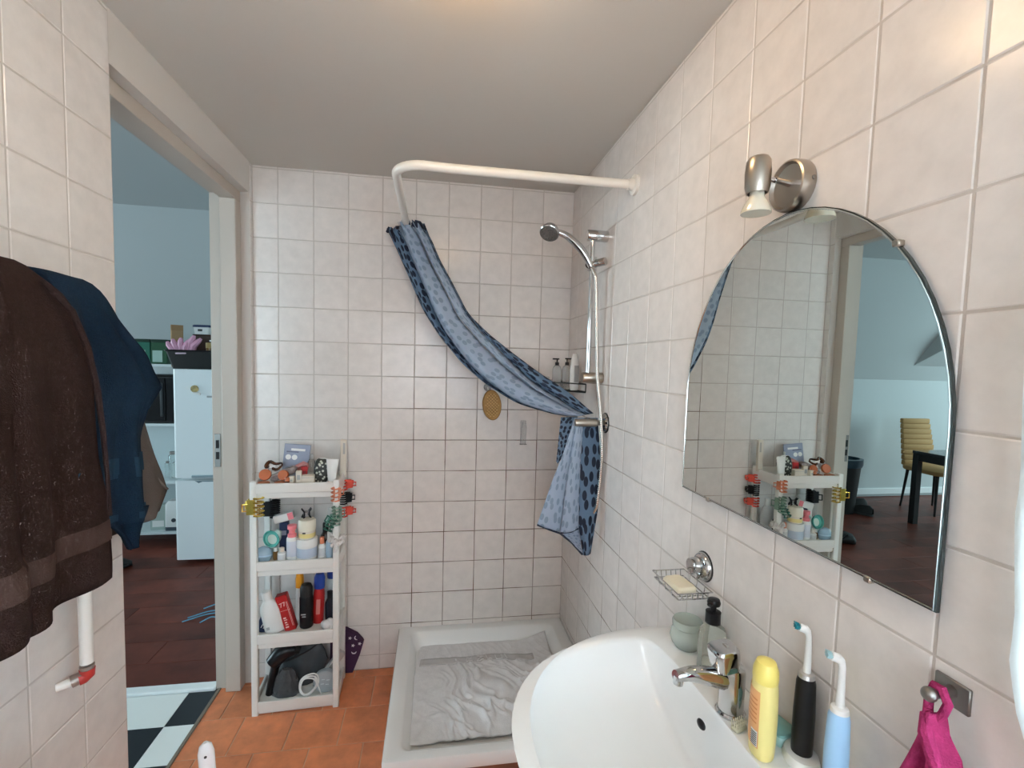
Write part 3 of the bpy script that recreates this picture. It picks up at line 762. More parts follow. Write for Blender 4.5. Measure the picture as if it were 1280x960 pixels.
for c, d in (((.0266, -.004, .068), (.001, .014, .003)), ((.0266, -.002, .060), (.001, .018, .003)), ((-.002, -.0247, .066), (.016, .001, .003)), ((.002, -.0247, .058), (.020, .001, .003)), ((-.004, -.0247, .046), (.010, .001, .008))): build('print', MB().box(c, d), LABELG, sd)
pc = build('pump_collar', MB().lathe([(.0165, .110), (.0165, .135), (.013, .137), (0, .137)], 20), BLACK, sd)
build('pump_head', MB().lathe([(.006, .136), (.006, .147), (.013, .150), (.0145, .156), (.012, .163), (0, .165)], 20).box((-.014, 0, .156), (.02, .011, .008), bev=.003), BLACK, pc)

yb = thing('shower_gel_bottle', 'yellow bottle with orange printed label standing beside the tap', 'bottle', (-.080, -1.572, DECK), math.radians(62))
YB = mat('yellow plastic', (.88, .75, .29), .35)
build('body', MB().oval([(.026, .017, 0), (.030, .020, .004), (.0315, .0215, .03), (.0315, .022, .072), (.029, .0215, .110), (.023, .020, .132)], 32), YB, yb)
build('cap', MB().oval([(.023, .020, .132), (.0242, .0208, .137), (.0230, .020, .152), (.017, .0155, .165), (.005, .005, .170)], 28), mat('bright yellow cap', (.90, .74, .20), .3), yb)
def wrap(z0, z1, a0, a1, off, n=10):
    tab = [(0, .030, .020), (.03, .0315, .0215), (.072, .0315, .022), (.110, .029, .0215), (.132, .023, .020)]
    def f(u, v):
        z = z0 + (z1 - z0) * v; a = math.radians(a0 + (a1 - a0) * u)
        rx = interp([(p[0], p[1]) for p in tab], z) + off; ry = interp([(p[0], p[2]) for p in tab], z) + off
        return (rx * math.cos(a), ry * math.sin(a), z)
    return f
lb = build('label', MB().sheet(wrap(.022, .120, 32, 150, .0006), 14, 10), flat('orange print', (.80, .40, .16), .4), yb)
mb = MB()
PL = flat('brown orange print', (.62, .22, .06), .4)
for k in range(6): build('print_line', MB().sheet(wrap(.064 + k * .008, .0668 + k * .008, 70 + 5 * k, 140, .0010), 8, 1), PL, lb)
bc = build('barcode', MB().sheet(wrap(.024, .052, 116, 146, .0010), 6, 1), PRINTW, lb)
mb = MB()
for k in range(7): mb.sheet(wrap(.0262 + k * .0035, .0280 + k * .0035, 118, 144, .0016), 4, 1)
build('bars', mb, PRINTD, bc)['kind'] = 'stuff'

def toothbrush(label, loc, rz, h, r, handle, ring, head, bristle, base=True):
    t = thing('electric_toothbrush', label, 'toothbrush', loc, rz)
    b = build('charger', MB().oval([(.027, .033, 0), (.028, .034, .006), (.025, .03, .016), (.012, .012, .019)], 24), WHITEB, t) if base else None
    z0 = .012
    build('handle', MB().lathe([(0, z0), (r * .92, z0), (r, z0 + .01), (r * 1.02, z0 + h * .5), (r * .9, z0 + h * .88), (r * .72, z0 + h * .96), (0, z0 + h * .97)], 24), handle, t)
    build('collar', MB().lathe([(r * .80, z0 + h * .94), (r * .70, z0 + h * .985), (r * .42, z0 + h), (0, z0 + h)], 20), ring, t)
    zt = z0 + h
    nk = build('neck', MB().tube([(0, 0, zt), (0, 0, zt + .02), (-.0005, 0, zt + .062), (-.003, 0, zt + .071), (-.009, 0, zt + .0765)], [.0062, .0056, .0046, .0058, .0066], 14), head, t)
    build('brush_disc', MB().cyl((-.005, 0, zt + .0735), (-.0165, 0, zt + .0775), .0068, n=16), head, nk)
    mb = MB()
    for q in range(19):
        rr_ = .0058 * math.sqrt((q + .5) / 19); a = q * 2.399
        y, z = rr_ * math.cos(a), rr_ * math.sin(a)
        mb.cyl((-.0162, y, zt + .0775 + z), (-.0235, y * 1.1, zt + .080 + z * 1.1), .0009, n=5)
    build('bristles', mb, bristle, nk)['kind'] = 'stuff'
    return t
tb = toothbrush('black electric toothbrush with white head standing at the basin wall side', (-.025, -1.600, DECK), -.35, .148, .0165, BLACK, SILVER, WHITEB, flat('teal bristle', (.02, .25, .30), .5))
tb2 = toothbrush('pale blue electric toothbrush with white head nearest the pink cloth', (-.040, -1.682, DECK), -.35, .150, .0165, flat('sky blue plastic', (.38, .62, .88), .35), WHITEB, WHITEB, flat('pale teal bristle', (.45, .68, .72), .5))
t = thing('nail_brush', 'small pale bristle brush between tap and yellow bottle', 'brush', (-.088, -1.522, DECK), .3)
build('block', MB().box((0, 0, .005), (.03, .016, .01), bev=.003), flat('olive grey plastic', (.45, .44, .32), .5), t)
mb = MB()
for i in range(6):
    for j in range(3): mb.cyl((-.0125 + i * .005, -.005 + j * .005, .01), (-.014 + i * .0056, -.006 + j * .006, .02), .0011, n=5)
build('bristles', mb, flat('cream bristle', (.62, .60, .48), .8), t)['kind'] = 'stuff'
t = thing('soap_tub', 'small pale teal plastic tub behind the yellow bottle', 'tub', (-.028, -1.545, DECK), .2)
build('body', MB().rrect([(.019, .024, 0), (.021, .026, .022), (.019, .024, .022), (.017, .022, .004)], .3, 4), flat('pale teal plastic', (.45, .68, .66), .3), t)
build('rim', MB().rrect([(.022, .027, .020), (.022, .027, .025), (.020, .025, .026)], .3, 4), flat('teal rim plastic', (.20, .42, .40), .3), t)

# soap basket on a suction cup
dish = thing('soap_basket', 'chrome wire soap basket on a round suction mount above the washbasin', 'soap dish', (0, -1.250, 0))
RY = Matrix.Rotation(-PI / 2, 4, 'Y')
build('suction_mount', MB().lathe([(0, 0), (.034, 0), (.034, .005), (.030, .012), (.026, .014), (0, .014)], 30, Matrix.Translation((-.003, 0, 1.012)) @ RY), CHROME, dish)
build('rubber_rim', MB().tube([(-.003, .0345 * math.cos(a * PI / 14), 1.012 + .0345 * math.sin(a * PI / 14)) for a in range(28)], .0022, 6, closed=True), RUBBER, dish)
build('knob', MB().lathe([(.020, .012), (.0195, .028), (.017, .036), (0, .037)], 24, Matrix.Translation((-.003, .004, 1.014)) @ RY), CHROME, dish)
mb = MB()
X0, X1, Y0, Y1, ZB, ZT = -.114, -.030, -.080, .044, .968, .987
for z, e in ((ZT, 0), (ZB + .004, .004)):
    mb.tube([(X0 + e, Y0 + e, z), (X1 - e, Y0 + e, z), (X1 - e, Y1 - e, z), (X0 + e, Y1 - e, z)], .0017, 6, closed=True)
for k in range(6):
    x = X0 + .010 + k * (X1 - X0 - .02) / 5
    mb.tube([(x, Y0, ZT), (x, Y0 + .003, ZB + .004), (x, Y0 + .010, ZB), (x, Y1 - .010, ZB), (x, Y1 - .003, ZB + .004), (x, Y1, ZT)], .0013, 6)
for k in range(3):
    y = Y0 + .03 + k * .032
    mb.tube([(X0, y, ZT), (X0 + .002, y, ZB + .003), (X0 + .008, y, ZB - .002), (X1 - .008, y, ZB - .002), (X1 - .002, y, ZB + .003), (X1, y, ZT)], .0013, 6)
mb.tube([(X1, -.012, ZT), (X1 + .008, -.008, .990), (-.016, -.003, 1.0)], .003, 6); mb.tube([(X1, .016, ZT), (X1 + .008, .012, .990), (-.016, .007, 1.0)], .003, 6)
build('wire_basket', mb, CHROME, dish)
solo('soap_bar', MB().rrect([(.022, .034, 0), (.025, .037, .004), (.025, .037, .012), (.021, .033, .017)], .45, 6), mat('cream soap', (.82, .74, .56), .45), 'worn cream bar of soap in the chrome wire basket', 'soap', (-.076, -1.267, .9697), .1)

# mirror
mir = thing('wall_mirror', 'frameless arched wall mirror above the washbasin', 'mirror', (0, -1.4685, 0))
mo = []
for i in range(0, 33):
    a = PI * i / 32; mo.append((.3175 * math.cos(a), 1.418 + .366 * math.sin(a)))
mo = [(.3175, 1.183)] + mo + [(-.3175, 1.183)]
MX = Matrix(((0, 0, 1, 0), (1, 0, 0, 0), (0, 1, 0, 0), (0, 0, 0, 1)))       # local (x,y,z) -> world (z,x,y)
build('glass_edge', MB().prism(mo, .0055, Matrix.Translation((-.0145, 0, 0)) @ MX), mat('dark mirror edge', (.06, .075, .075), .15, .6), mir, 30)
build('mirror_glass', MB().prism([(x * .9905, 1.19 + (z - 1.19) * .9925 if z > 1.19 else z + .004) for x, z in mo], .0008, Matrix.Translation((-.0155, 0, 0)) @ MX), MIRROR, mir, None)
bev = [(-.0158, x * .9915, 1.19 + (z - 1.19) * .9945 if z > 1.19 else z + .003) for x, z in mo]
build('bevelled_rim', MB().tube(bev, .0014, 6, closed=True), flat('silver rim', (.62, .66, .65), .15, metal=1.0), mir)
for y, z in ((.20, 1.183), (-.22, 1.183), (-.225, 1.675)):
    build('clip', MB().box((-.0125, y, z), (.012, .012, .010), bev=.002), BRUSH, mir)
build('backing_spacer', MB().box((-.006, 0, 1.40), (.006, .40, .30)), BLACKM, mir)

# spotlight over the mirror
spt = thing('wall_spotlight', 'brushed nickel wall spotlight with a bulb above the mirror', 'lamp', (0, -1.480, 1.830))
b = build('wall_base', MB().lathe([(0, 0), (.044, 0), (.046, .004), (.046, .019), (.0445, .026), (.041, .0275), (.037, .021), (0, .017)], 36, Matrix.Translation((-.002, 0, 0)) @ RY), BRUSH, spt)
build('screw', MB().cyl((-.010, -.0455, .0), (-.010, -.0475, 0), .004, n=10), STEEL, b)
build('arm', MB().tube([(-.02, 0, .004), (-.044, .001, .008), (-.050, .001, .009)], [.006, .0045, .006], 10).cyl((-.050, .001, .009), (-.066, .002, .009), .0045, n=10), CHROME, spt)
hd = build('lamp_housing', MB().lathe([(0, .036), (.017, .036), (.0205, .030), (.0225, .010), (.0215, -.016), (.0185, -.027), (.0165, -.027), (.0165, -.015), (0, -.015)], 28, Matrix.Translation((-.082, .004, .010))), BRUSH, spt)
build('bulb', MB().lathe([(.012, -.020), (.013, -.034), (.020, -.045), (.0255, -.058), (.026, -.063)], 28, Matrix.Translation((-.082, .004, .010))), mat('ribbed bulb glass', (.78, .74, .62), .15, .3), hd)
build('bulb_face', MB().lathe([(.0258, -.061), (.022, -.063), (.008, -.061), (0, -.060)], 28, Matrix.Translation((-.082, .004, .010))), mat('frosted bulb face', (.72, .71, .68), .3), hd)

# hook with pink cloth
hk = thing('wall_hook', 'square steel wall hook with a round peg right of the washbasin', 'hook', (0, -1.806, 1.090))
build('plate', MB().box((-.005, 0, -.001), (.005, .042, .034), bev=.0012), STEEL, hk)
build('peg', MB().tube([(-.006, 0, .002), (-.03, -.004, .004), (-.046, -.007, .006)], [.0075, .0058, .0065], 14).ball((-.050, -.0075, .0065), (.008, .009, .009), 14, 8), STEEL, hk)
pk = thing('face_cloth', 'magenta towelling cloth hanging by its loop from the steel hook', 'cloth', (0, 0, 0))
build('loop', MB().tube([(-.040, -1.806, 1.068), (-.036, -1.803, 1.085), (-.036, -1.808, 1.1035), (-.037, -1.818, 1.1045), (-.036, -1.825, 1.090), (-.038, -1.822, 1.076), (-.040, -1.815, 1.062)], .0052, 8), PINK, pk)
def cloth(u, v):
    z = 1.074 - .23 * v
    ya = interp([(0, -1.806), (.15, -1.803), (.45, -1.785), (1, -1.765)], v); ybb = interp([(0, -1.819), (.10, -1.824), (.2, -1.838), (.45, -1.848), (1, -1.862)], v)
    y = ya + (ybb - ya) * u
    return (-.036 - (.006 + .016 * v) * math.sin(u * 11 + v * 2.5) - .012 * math.sin(PI * u), y, z)
solidify(build('towelling', MB().sheet(cloth, 40, 40, (.1, .25)), PINK, pk, 80, fix=False), .004)
build('twist', MB().tube([(-.044, -1.806, 1.066), (-.056, -1.818, 1.050), (-.058, -1.830, 1.030), (-.054, -1.842, 1.000)], [.005, .008, .008, .004], 8), PINK, pk)

# ------------------------------------------------------------------ towel radiator and towels on the left wall
RPY = -1.136
rad = thing('towel_radiator', 'white tubular towel radiator mostly hidden behind the hanging towels', 'radiator', (-1.41, 0, 0))
build('upright_tube', MB().cyl((0, RPY, .805), (0, RPY, 1.60), .0125, n=14), WHITE, rad)
build('upright_tube', MB().cyl((0, -1.74, .90), (0, -1.74, 1.60), .0125, n=14), WHITE, rad)
for k in range(7):
    build('cross_bar', MB().cyl((.006 if k < 6 else .02, -1.74, 1.0 + k * .0995), (.006 if k < 6 else .02, -1.115, 1.0 + k * .0995), .009, n=12), WHITE, rad)
for y in (-1.30, -1.60): build('wall_bracket', MB().cyl((-.043, y, 1.55), (.0, y, 1.55), .01, n=10), WHITE, rad)
v_ = build('elbow_valve', MB().tube([(0, RPY, .80), (0, RPY, .782), (-.006, RPY - .003, .776), (-.022, RPY - .015, .772)], .0135, 12), flat('grey brass fitting', (.36, .32, .29), .35, metal=.6), rad)
build('red_collar', MB().tube([(0, RPY, .792), (0, RPY, .780), (-.006, RPY - .003, .774), (-.012, RPY - .0075, .773)], .0145, 12), flat('red sealing collar', (.40, .03, .025), .4), v_)
build('wall_stub', MB().cyl((-.022, RPY - .015, .772), (-.0425, RPY - .028, .770), .009, n=12), WHITE, v_)

def towel_fn(left, right, zbot, prof, amp, fr, ph, seed=0):
    # left/right: tables (z, y) for the hanging front face; prof: list of (x, z) along the drape, last one at zbot
    P_ = smooth_line([(x, 0, z) for x, z in prof], 60, 2)
    def fn(u, v):
        p = poly_at(P_, v)
        z = p.z
        zz = -z
        ya = interp(left, zz); yb_ = interp(right, zz)
        y = ya + (yb_ - ya) * u
        hang = max(0, min(1, (1.62 - z) / .35)) * (1 if v > .3 else 0)
        x = p.x + amp * hang * (math.sin(u * fr + ph + 1.2 * mnoise.noise(Vector((u * 2, v * 1.5, seed)))) + .5 * math.sin(u * fr * 2.3 + ph * 2 + v * 2)) + .006 * mnoise.noise(Vector((y * 9, z * 9, seed)))
        zb = z + (0 if v < .3 else (v - .3) / .7 * zbot(u))
        return (x, y, zb)
    return fn

# brown bath towel: back drape, broad front panel, and the front fold that falls a little lower
tw = thing('bath_towel', 'large dark brown towel hanging folded over the radiator at the left edge', 'towel', (0, 0, 0))
bl = [(-1.66, -1.86), (-1.0, -1.86)]
br = [(-1.65, -1.35), (-1.625, -1.335), (-1.60, -1.300), (-1.573, -1.282), (-1.508, -1.258), (-1.40, -1.247), (-1.30, -1.236), (-1.22, -1.220), (-1.13, -1.211), (-1.03, -1.218)]
prof = [(-1.432, 1.25), (-1.430, 1.56), (-1.418, 1.628), (-1.388, 1.648), (-1.350, 1.644), (-1.322, 1.60), (-1.308, 1.48), (-1.303, 1.30), (-1.302, 1.045)]
fB = towel_fn(bl, br, lambda u: -.012 + .020 * (1 - u) - .004 * math.sin(u * 9), prof, .022, 11, .6, 1)
solidify(build('terry_panel', MB().sheet(fB, 60, 70, (.6, 1.0)), TOWEL_B, tw, 80, fix=False), .010)
def sub(fn, u0, u1, v0, v1, off):
    def g(u, v):
        p = fn(u0 + (u1 - u0) * u, v0 + (v1 - v0) * v); return (p[0] + off, p[1], p[2])
    return g
build('woven_band', MB().sheet(sub(fB, .0, 1.0, .885, .925, .0065), 60, 6, (.6, .05)), TOWEL_BB, tw, 80, fix=False)
br2 = [(-1.66, -1.475), (-1.61, -1.462), (-1.54, -1.445), (-1.42, -1.438), (-1.18, -1.435), (-1.155, -1.420), (-1.03, -1.420)]
prof2 = [(-1.405, 1.56), (-1.398, 1.64), (-1.372, 1.664), (-1.332, 1.658), (-1.300, 1.61), (-1.284, 1.48), (-1.276, 1.30), (-1.272, 1.058)]
fF = towel_fn(bl, br2, lambda u: .012 * (1 - u), prof2, .020, 8, 2.2, 2)
solidify(build('front_fold', MB().sheet(fF, 50, 60, (.4, .9)), TOWEL_B, tw, 80, fix=False), .010)
build('woven_band', MB().sheet(sub(fF, 0, 1, .845, .905, .0065), 50, 6, (.4, .05)), TOWEL_BB, tw, 80, fix=False)
# piped selvedge running diagonally down the front panel
mb = MB(); mb.tube([(-1.322, -1.345, 1.612), (-1.300, -1.312, 1.565), (-1.291, -1.290, 1.50), (-1.288, -1.272, 1.42), (-1.287, -1.262, 1.34), (-1.288, -1.252, 1.25), (-1.289, -1.244, 1.17)], [.004, .006, .006, .0055, .005, .004, .003], 8)
build('selvedge', mb, TOWEL_B, tw)

tn = thing('bath_towel', 'navy blue towel bunched over the radiator end beside the doorway', 'towel', (0, 0, 0))
nl = [(-1.66, -1.315), (-1.62, -1.30), (-1.0, -1.28)]
nr = [(-1.66, -1.235), (-1.640, -1.195), (-1.61, -1.165), (-1.564, -1.129), (-1.497, -1.035), (-1.414, -.962), (-1.402, -.975), (-1.36, -1.018), (-1.30, -1.036), (-1.25, -1.032), (-1.16, -1.018), (-1.10, -1.012)]
profn = [(-1.435, 1.30), (-1.430, 1.56), (-1.412, 1.622), (-1.378, 1.641), (-1.345, 1.634), (-1.332, 1.575), (-1.332, 1.40), (-1.336, 1.25), (-1.340, 1.115)]
fN = towel_fn(nl, nr, lambda u: .006 * math.sin(u * 5), profn, .020, 12, .2, 5)
solidify(build('terry_panel', MB().sheet(fN, 50, 70, (.4, .9)), TOWEL_N, tn, 80, fix=False), .010)
build('woven_band', MB().sheet(sub(fN, 0, 1.0, .835, .885, .0065), 50, 8, (.4, .05)), TOWEL_NB, tn, 80, fix=False)
build('hem_band', MB().sheet(sub(fN, 0, 1.0, .975, .992, .0065), 50, 3, (.4, .02)), TOWEL_NB, tn, 80, fix=False)
def corner(u, v):
    a = Vector((-1.352, -1.17, 1.135)).lerp(Vector((-1.352, -1.02, 1.125)), u)
    tip = Vector((-1.352, -1.070 + .012 * u, 1.036))
    p = a.lerp(tip, v)
    return (p.x + .008 * math.sin(u * 8 + v * 3), p.y, p.z)
solidify(build('hanging_corner', MB().sheet(corner, 16, 16, (.15, .1)), TOWEL_N, tn, 80, fix=False), .008)

tg = thing('hand_towel', 'taupe towel showing behind and below the navy towel', 'towel', (0, 0, 0))
gl = [(-1.45, -1.26), (-1.0, -1.24)]
gr = [(-1.45, -1.05), (-1.40, -1.0), (-1.327, -.963), (-1.22, -.912), (-1.122, -.868), (-1.10, -.885), (-1.05, -.925)]
fG = towel_fn(gl, gr, lambda u: .05 * max(0, (abs(u - .42) - .12)) if u < .55 else 0, [(-1.374, 1.45), (-1.372, 1.30), (-1.372, 1.18), (-1.374, 1.075)], .010, 9, 1, 9)
solidify(build('terry_panel', MB().sheet(lambda u, v: fG(u, .31 + .69 * v), 40, 40, (.3, .4)), TOWEL_G, tg, 80, fix=False), .008)
build('hem', MB().tube([(-1.366, -1.0, 1.245), (-1.364, -.962, 1.195), (-1.364, -.925, 1.158), (-1.366, -.888, 1.130)], .003, 6), flat('pale taupe hem', (.16, .135, .12), .9), tg)

# light blue corner of something at the lower left, and the white long handle beside it
lb_ = thing('laundry_bag', 'light blue bag showing at the bottom left corner of the view', 'bag', (-1.395, -1.447, 0), .1)
build('bag_body', MB().rrect([(.035, .06, 0), (.042, .08, .05), (.043, .085, .45), (.036, .070, .70), (.02, .045, .775), (.008, .03, .79)], .4, 5), flat('light blue nylon', (.33, .62, .78), .5, bump=.5, bscale=30), lb_)
build('drawstring', MB().tube([(.005, -.03, .790), (.012, 0, .795), (.005, .03, .790)], .003, 6), WHITE, lb_)
br_ = thing('toilet_brush', 'white long-handled brush standing on the terracotta floor at the bottom left', 'brush', (-1.158, -1.095, 0), .35)
build('holder', MB().lathe([(.05, 0), (.055, .005), (.05, .12), (.042, .16), (.036, .16), (.04, .02), (0, .02)], 24), WHITE, br_)
hm = Matrix.Rotation(math.radians(-3), 4, 'Y')
build('handle', MB().oval([(.010, .008, .03), (.010, .008, .30), (.015, .009, .40), (.0175, .0105, .48), (.0175, .0105, .545), (.013, .009, .563), (.005, .005, .570)], 20, hm), flat('glossy white plastic', (.85, .86, .88), .2), br_)
build('hang_hole', MB().cyl((-.001, -.0095, .540), (-.001, -.0115, .540), .0032, n=10, M=hm), PRINTD, br_)

# ------------------------------------------------------------------ white four-tier trolley
RW = .338
rack = thing('storage_rack', 'white plastic four-tier shelf rack in the corner by the door frame', 'shelf', (-1.219, -.145, 0), .045)
HX, HYr = .172, .108
for sx in (-1, 1):
    for sy in (-1, 1):
        build('leg', MB().rrect([(.0125, .014, 0), (.0125, .014, .985), (.011, .0125, .990)], .35, 3, Matrix.Translation((sx * (HX - .0125), sy * (HYr - .014), 0))), WHITE, rack)
TZ = (.968, .643, .333, .043)          # shelf floors
for i, z in enumerate(TZ):
    mb = MB()
    mb.box((0, 0, z - .006), (2 * HX - .03, 2 * HYr - .012, .010))
    for s in (-1, 1):
        mb.box((0, s * (HYr - .006), z - .006), (2 * HX - .046, .010, .040), bev=.002)
        mb.box((0, s * (HYr - .013), z - .037), (2 * HX - .048, .006, .024), bev=.001)
        mb.box((s * (HX - .006), 0, z - .014), (.010, 2 * HYr - .05, .056), bev=.002)
    if i == 3:
        mb = MB(); mb.box((0, 0, z - .006), (2 * HX - .03, 2 * HYr - .012, .010))
        for s in (-1, 1):
            mb.box((0, s * (HYr - .006), z - .006), (2 * HX - .046, .010, .042), bev=.002); mb.box((0, s * (HYr - .012), z - .031), (2 * HX - .048, .006, .018), bev=.001)
            mb.box((s * (HX - .006), 0, z - .006), (.010, 2 * HYr - .05, .042), bev=.002)
    build('shelf', mb, WHITE, rack)
Z1, Z2, Z3, Z4 = [z - .0008 for z in TZ]

def lathe_thing(name, label, cat, loc, prof, m, n=20, rot=0, group=None):
    return solo(name, MB().lathe(prof, n), m, label, cat, loc, rot, group)
def carton(name, label, loc, d, m, rot=(0, 0, 0), cat='box', panel=None, pm=None):
    t = thing(name, label, cat, loc, rot)
    build('carton', MB().box((0, 0, d[2] / 2), d, bev=min(d) * .06), m, t)
    if panel:
        build('printed_panel', MB().box((panel[0], -d[1] / 2 - .0004, panel[1]), (panel[2], .0008, panel[3])), pm, t)
    return t

# --- top tier
cd = thing('card_pack', 'blue grey cardboard pack leaning on the wall behind the top tier clutter', 'pack', (-1.262, -.085, Z1), (math.radians(-6), math.radians(5), .05))
build('card', MB().box((0, 0, .073), (.108, .008, .146), bev=.001), LILAC, cd)
build('title', MB().box((.004, -.0045, .122), (.058, .001, .010)), PRINTW, cd)
build('stripe', MB().box((-.018, -.0045, .112), (.050, .001, .006)), flat('dark blue print', (.14, .15, .22)), cd)
for x in (-.034, -.008): build('printed_disc', MB().cyl((x, -.0040, .088), (x, -.0048, .088), .0115, n=18), PRINTW, cd)
def compact(label, x, y, r, tilt):
    t = thing('powder_compact', label, 'compact', (x, y, Z1 + .0005), tilt)
    build('base', MB().lathe([(r * .92, 0), (r, .004), (r, .011), (0, .011)], 24), ORANGE, t)
    build('powder', MB().lathe([(r * .82, .0105), (r * .80, .0125), (0, .013)], 24), flat('powder', (.46, .17, .08), .9), t)
    build('lid', MB().lathe([(0, 0), (r, 0), (r, .006), (r * .9, .010), (0, .010)], 24, Matrix.Translation((0, r * .98, .012)) @ Matrix.Rotation(math.radians(72), 4, 'X') @ Matrix.Translation((0, r, 0))), ORANGE, t)
compact('orange powder compact standing open at the left front of the top tier', -1.347, -.215, .024, .1)
compact('orange powder compact standing open in the middle front of the top tier', -1.283, -.213, .022, -.2)
t = thing('lipstick', 'short rust orange tube between the two open compacts', 'cosmetic', (-1.251, -.225, Z1), .2)
build('case', MB().lathe([(0, 0), (.010, 0), (.010, .030), (.008, .034), (0, .034)], 16), ORANGE, t); build('band', MB().lathe([(.0104, .014), (.0104, .018)], 16), DBROWN, t)
sh = thing('hair_band', 'dark brown tortoiseshell hair band on the left of the top tier', 'hair band', (-1.335, -.135, Z1), (.25, .1, .2))
build('band', MB().tube([(.030 * math.cos(a * PI / 12), .012 * math.sin(a * .9), .070 + .014 * math.sin(a * PI / 12)) for a in range(24)], [.003 + .005 * abs(math.sin(a * PI / 24)) for a in range(24)], 10, closed=True).tube([(-.012, .004, .058), (-.020, .006, .03), (-.022, .004, .004)], .006, 8), mat('tortoiseshell', (.07, .025, .012), .15, var=.6, vscale=40), sh)
carton('folded_leaflet', 'small white folded paper leaning by the left compact', (-1.352, -.165, Z1), (.032, .004, .082), PRINTW, (-.2, .25, .1), 'paper', (0, .045, .020, .03), LABELG)
gp = thing('makeup_pouch', 'grey patterned see-through pouch lying tilted across the top tier', 'pouch', (-1.285, -.150, Z1 + .033), (0, math.radians(-24), .1))
build('pouch_body', MB().rrect([(.004, .014, -.056), (.014, .02, -.046), (.017, .022, 0), (.015, .02, .045), (.004, .014, .054)], .6, 5, Matrix.Rotation(PI / 2, 4, 'Y')), mat('grey spotted vinyl', (.36, .32, .30), .35, var_col=(.20, .13, .13), vscale=70), gp)
build('zip', MB().box((.0, -.015, .016), (.095, .004, .004), bev=.001), STEEL, gp)
pz = thing('makeup_pouch', 'rose pink pouch resting on the grey pouch on the top tier', 'pouch', (-1.224, -.105, Z1 + .048), (0, math.radians(-20), .1))
build('pouch_body', MB().rrect([(.005, .012, -.032), (.020, .018, -.022), (.024, .018, .012), (.008, .012, .028)], .6, 5, Matrix.Rotation(PI / 2, 4, 'Y')), ROSE, pz)
build('seam', MB().tube([(-.030, -.014, .006), (0, -.020, .012), (.026, -.013, .008)], .0015, 5), flat('pale seam', (.6, .35, .33)), pz)
carton('gift_box', 'small glossy red box on the top tier', (-1.207, -.150, Z1), (.026, .026, .062), RED, (0, .05, .3), 'box', (0, .035, .012, .02), flat('dark red', (.2, .01, .01)))
carton('cosmetic_box', 'small cream upright box in front of the red box', (-1.211, -.205, Z1), (.022, .020, .056), CREAM, (0, 0, .1), 'box', (0, .03, .012, .02), LABELG)
carton('cosmetic_box', 'smallest cream cube left of the upright cream box', (-1.236, -.218, Z1), (.020, .020, .036), CREAM, (0, 0, -.05), 'box', (0, .02, .010, .008), LABELG)
carton('cosmetic_box', 'white lidded box at the centre front of the top tier', (-1.174, -.205, Z1), (.050, .034, .038), CREAM, (0, 0, .12), 'box', (0, .030, .049, .0015), LABELG)
t = thing('perfume_bottle', 'clear rounded perfume bottle at the back of the top tier', 'bottle', (-1.190, -.085, Z1))
build('glass_body', MB().lathe([(0, 0), (.012, 0), (.016, .03), (.015, .07), (.008, .082), (0, .082)], 20), GLASS, t)
build('cap', MB().lathe([(.007, .080), (.008, .104), (0, .106)], 16), SILVER, t)
fp = thing('floral_pouch', 'dark pouch with white leaf pattern on the top tier', 'pouch', (-1.134, -.170, Z1), (0, math.radians(9), .15))
def leafmat():
    m = mat('dark leaf print', (.03, .035, .035), .45)
    nt = m.node_tree; b_ = nt.nodes['Principled BSDF']; tc = nt.nodes.new('ShaderNodeTexCoord')
    vo = nt.nodes.new('ShaderNodeTexVoronoi'); vo.inputs['Scale'].default_value = 75
    nz = nt.nodes.new('ShaderNodeTexNoise'); nz.inputs['Scale'].default_value = 60
    r = nt.nodes.new('ShaderNodeValToRGB'); r.color_ramp.elements[0].position = .30; r.color_ramp.elements[1].position = .42
    r.color_ramp.elements[0].color = (.55, .58, .50, 1); r.color_ramp.elements[1].color = (.03, .035, .035, 1)
    nt.links.new(tc.outputs['Object'], vo.inputs['Vector']); nt.links.new(vo.outputs['Distance'], r.inputs[0]); nt.links.new(r.outputs[0], b_.inputs['Base Color'])
    return m
build('pouch_body', MB().rrect([(.024, .015, 0), (.030, .02, .02), (.034, .02, .06), (.031, .014, .09), (.024, .006, .100)], .5, 5), leafmat(), fp)
build('zip', MB().tube([(-.026, -.004, .098), (0, -.004, .103), (.026, -.004, .098)], .002, 6), PRINTW, fp)
ct = thing('cream_tube', 'white flat cream tube standing on its tapered cap on the top tier', 'tube', (-1.080, -.205, Z1), (0, math.radians(2), .05))
build('tube_body', MB().oval([(.016, .014, .010), (.018, .013, .03), (.022, .009, .07), (.0255, .002, .104)], 20), WHITEB, ct)
build('cap', MB().oval([(.016, .014, 0), (.017, .015, .012)], 20), CREAM, ct)
build('print', MB().box((0, -.0115, .055), (.024, .001, .042), Matrix.Rotation(math.radians(-6), 4, 'X')), flat('pale grey print', (.55, .54, .52)), ct)
carton('cosmetic_box', 'tall narrow white box at the back right of the top tier', (-1.058, -.075, Z1), (.026, .022, .166), CREAM, (0, math.radians(1), .1), 'box', (.003, .128, .009, .05), flat('grey type', (.45, .43, .41)))

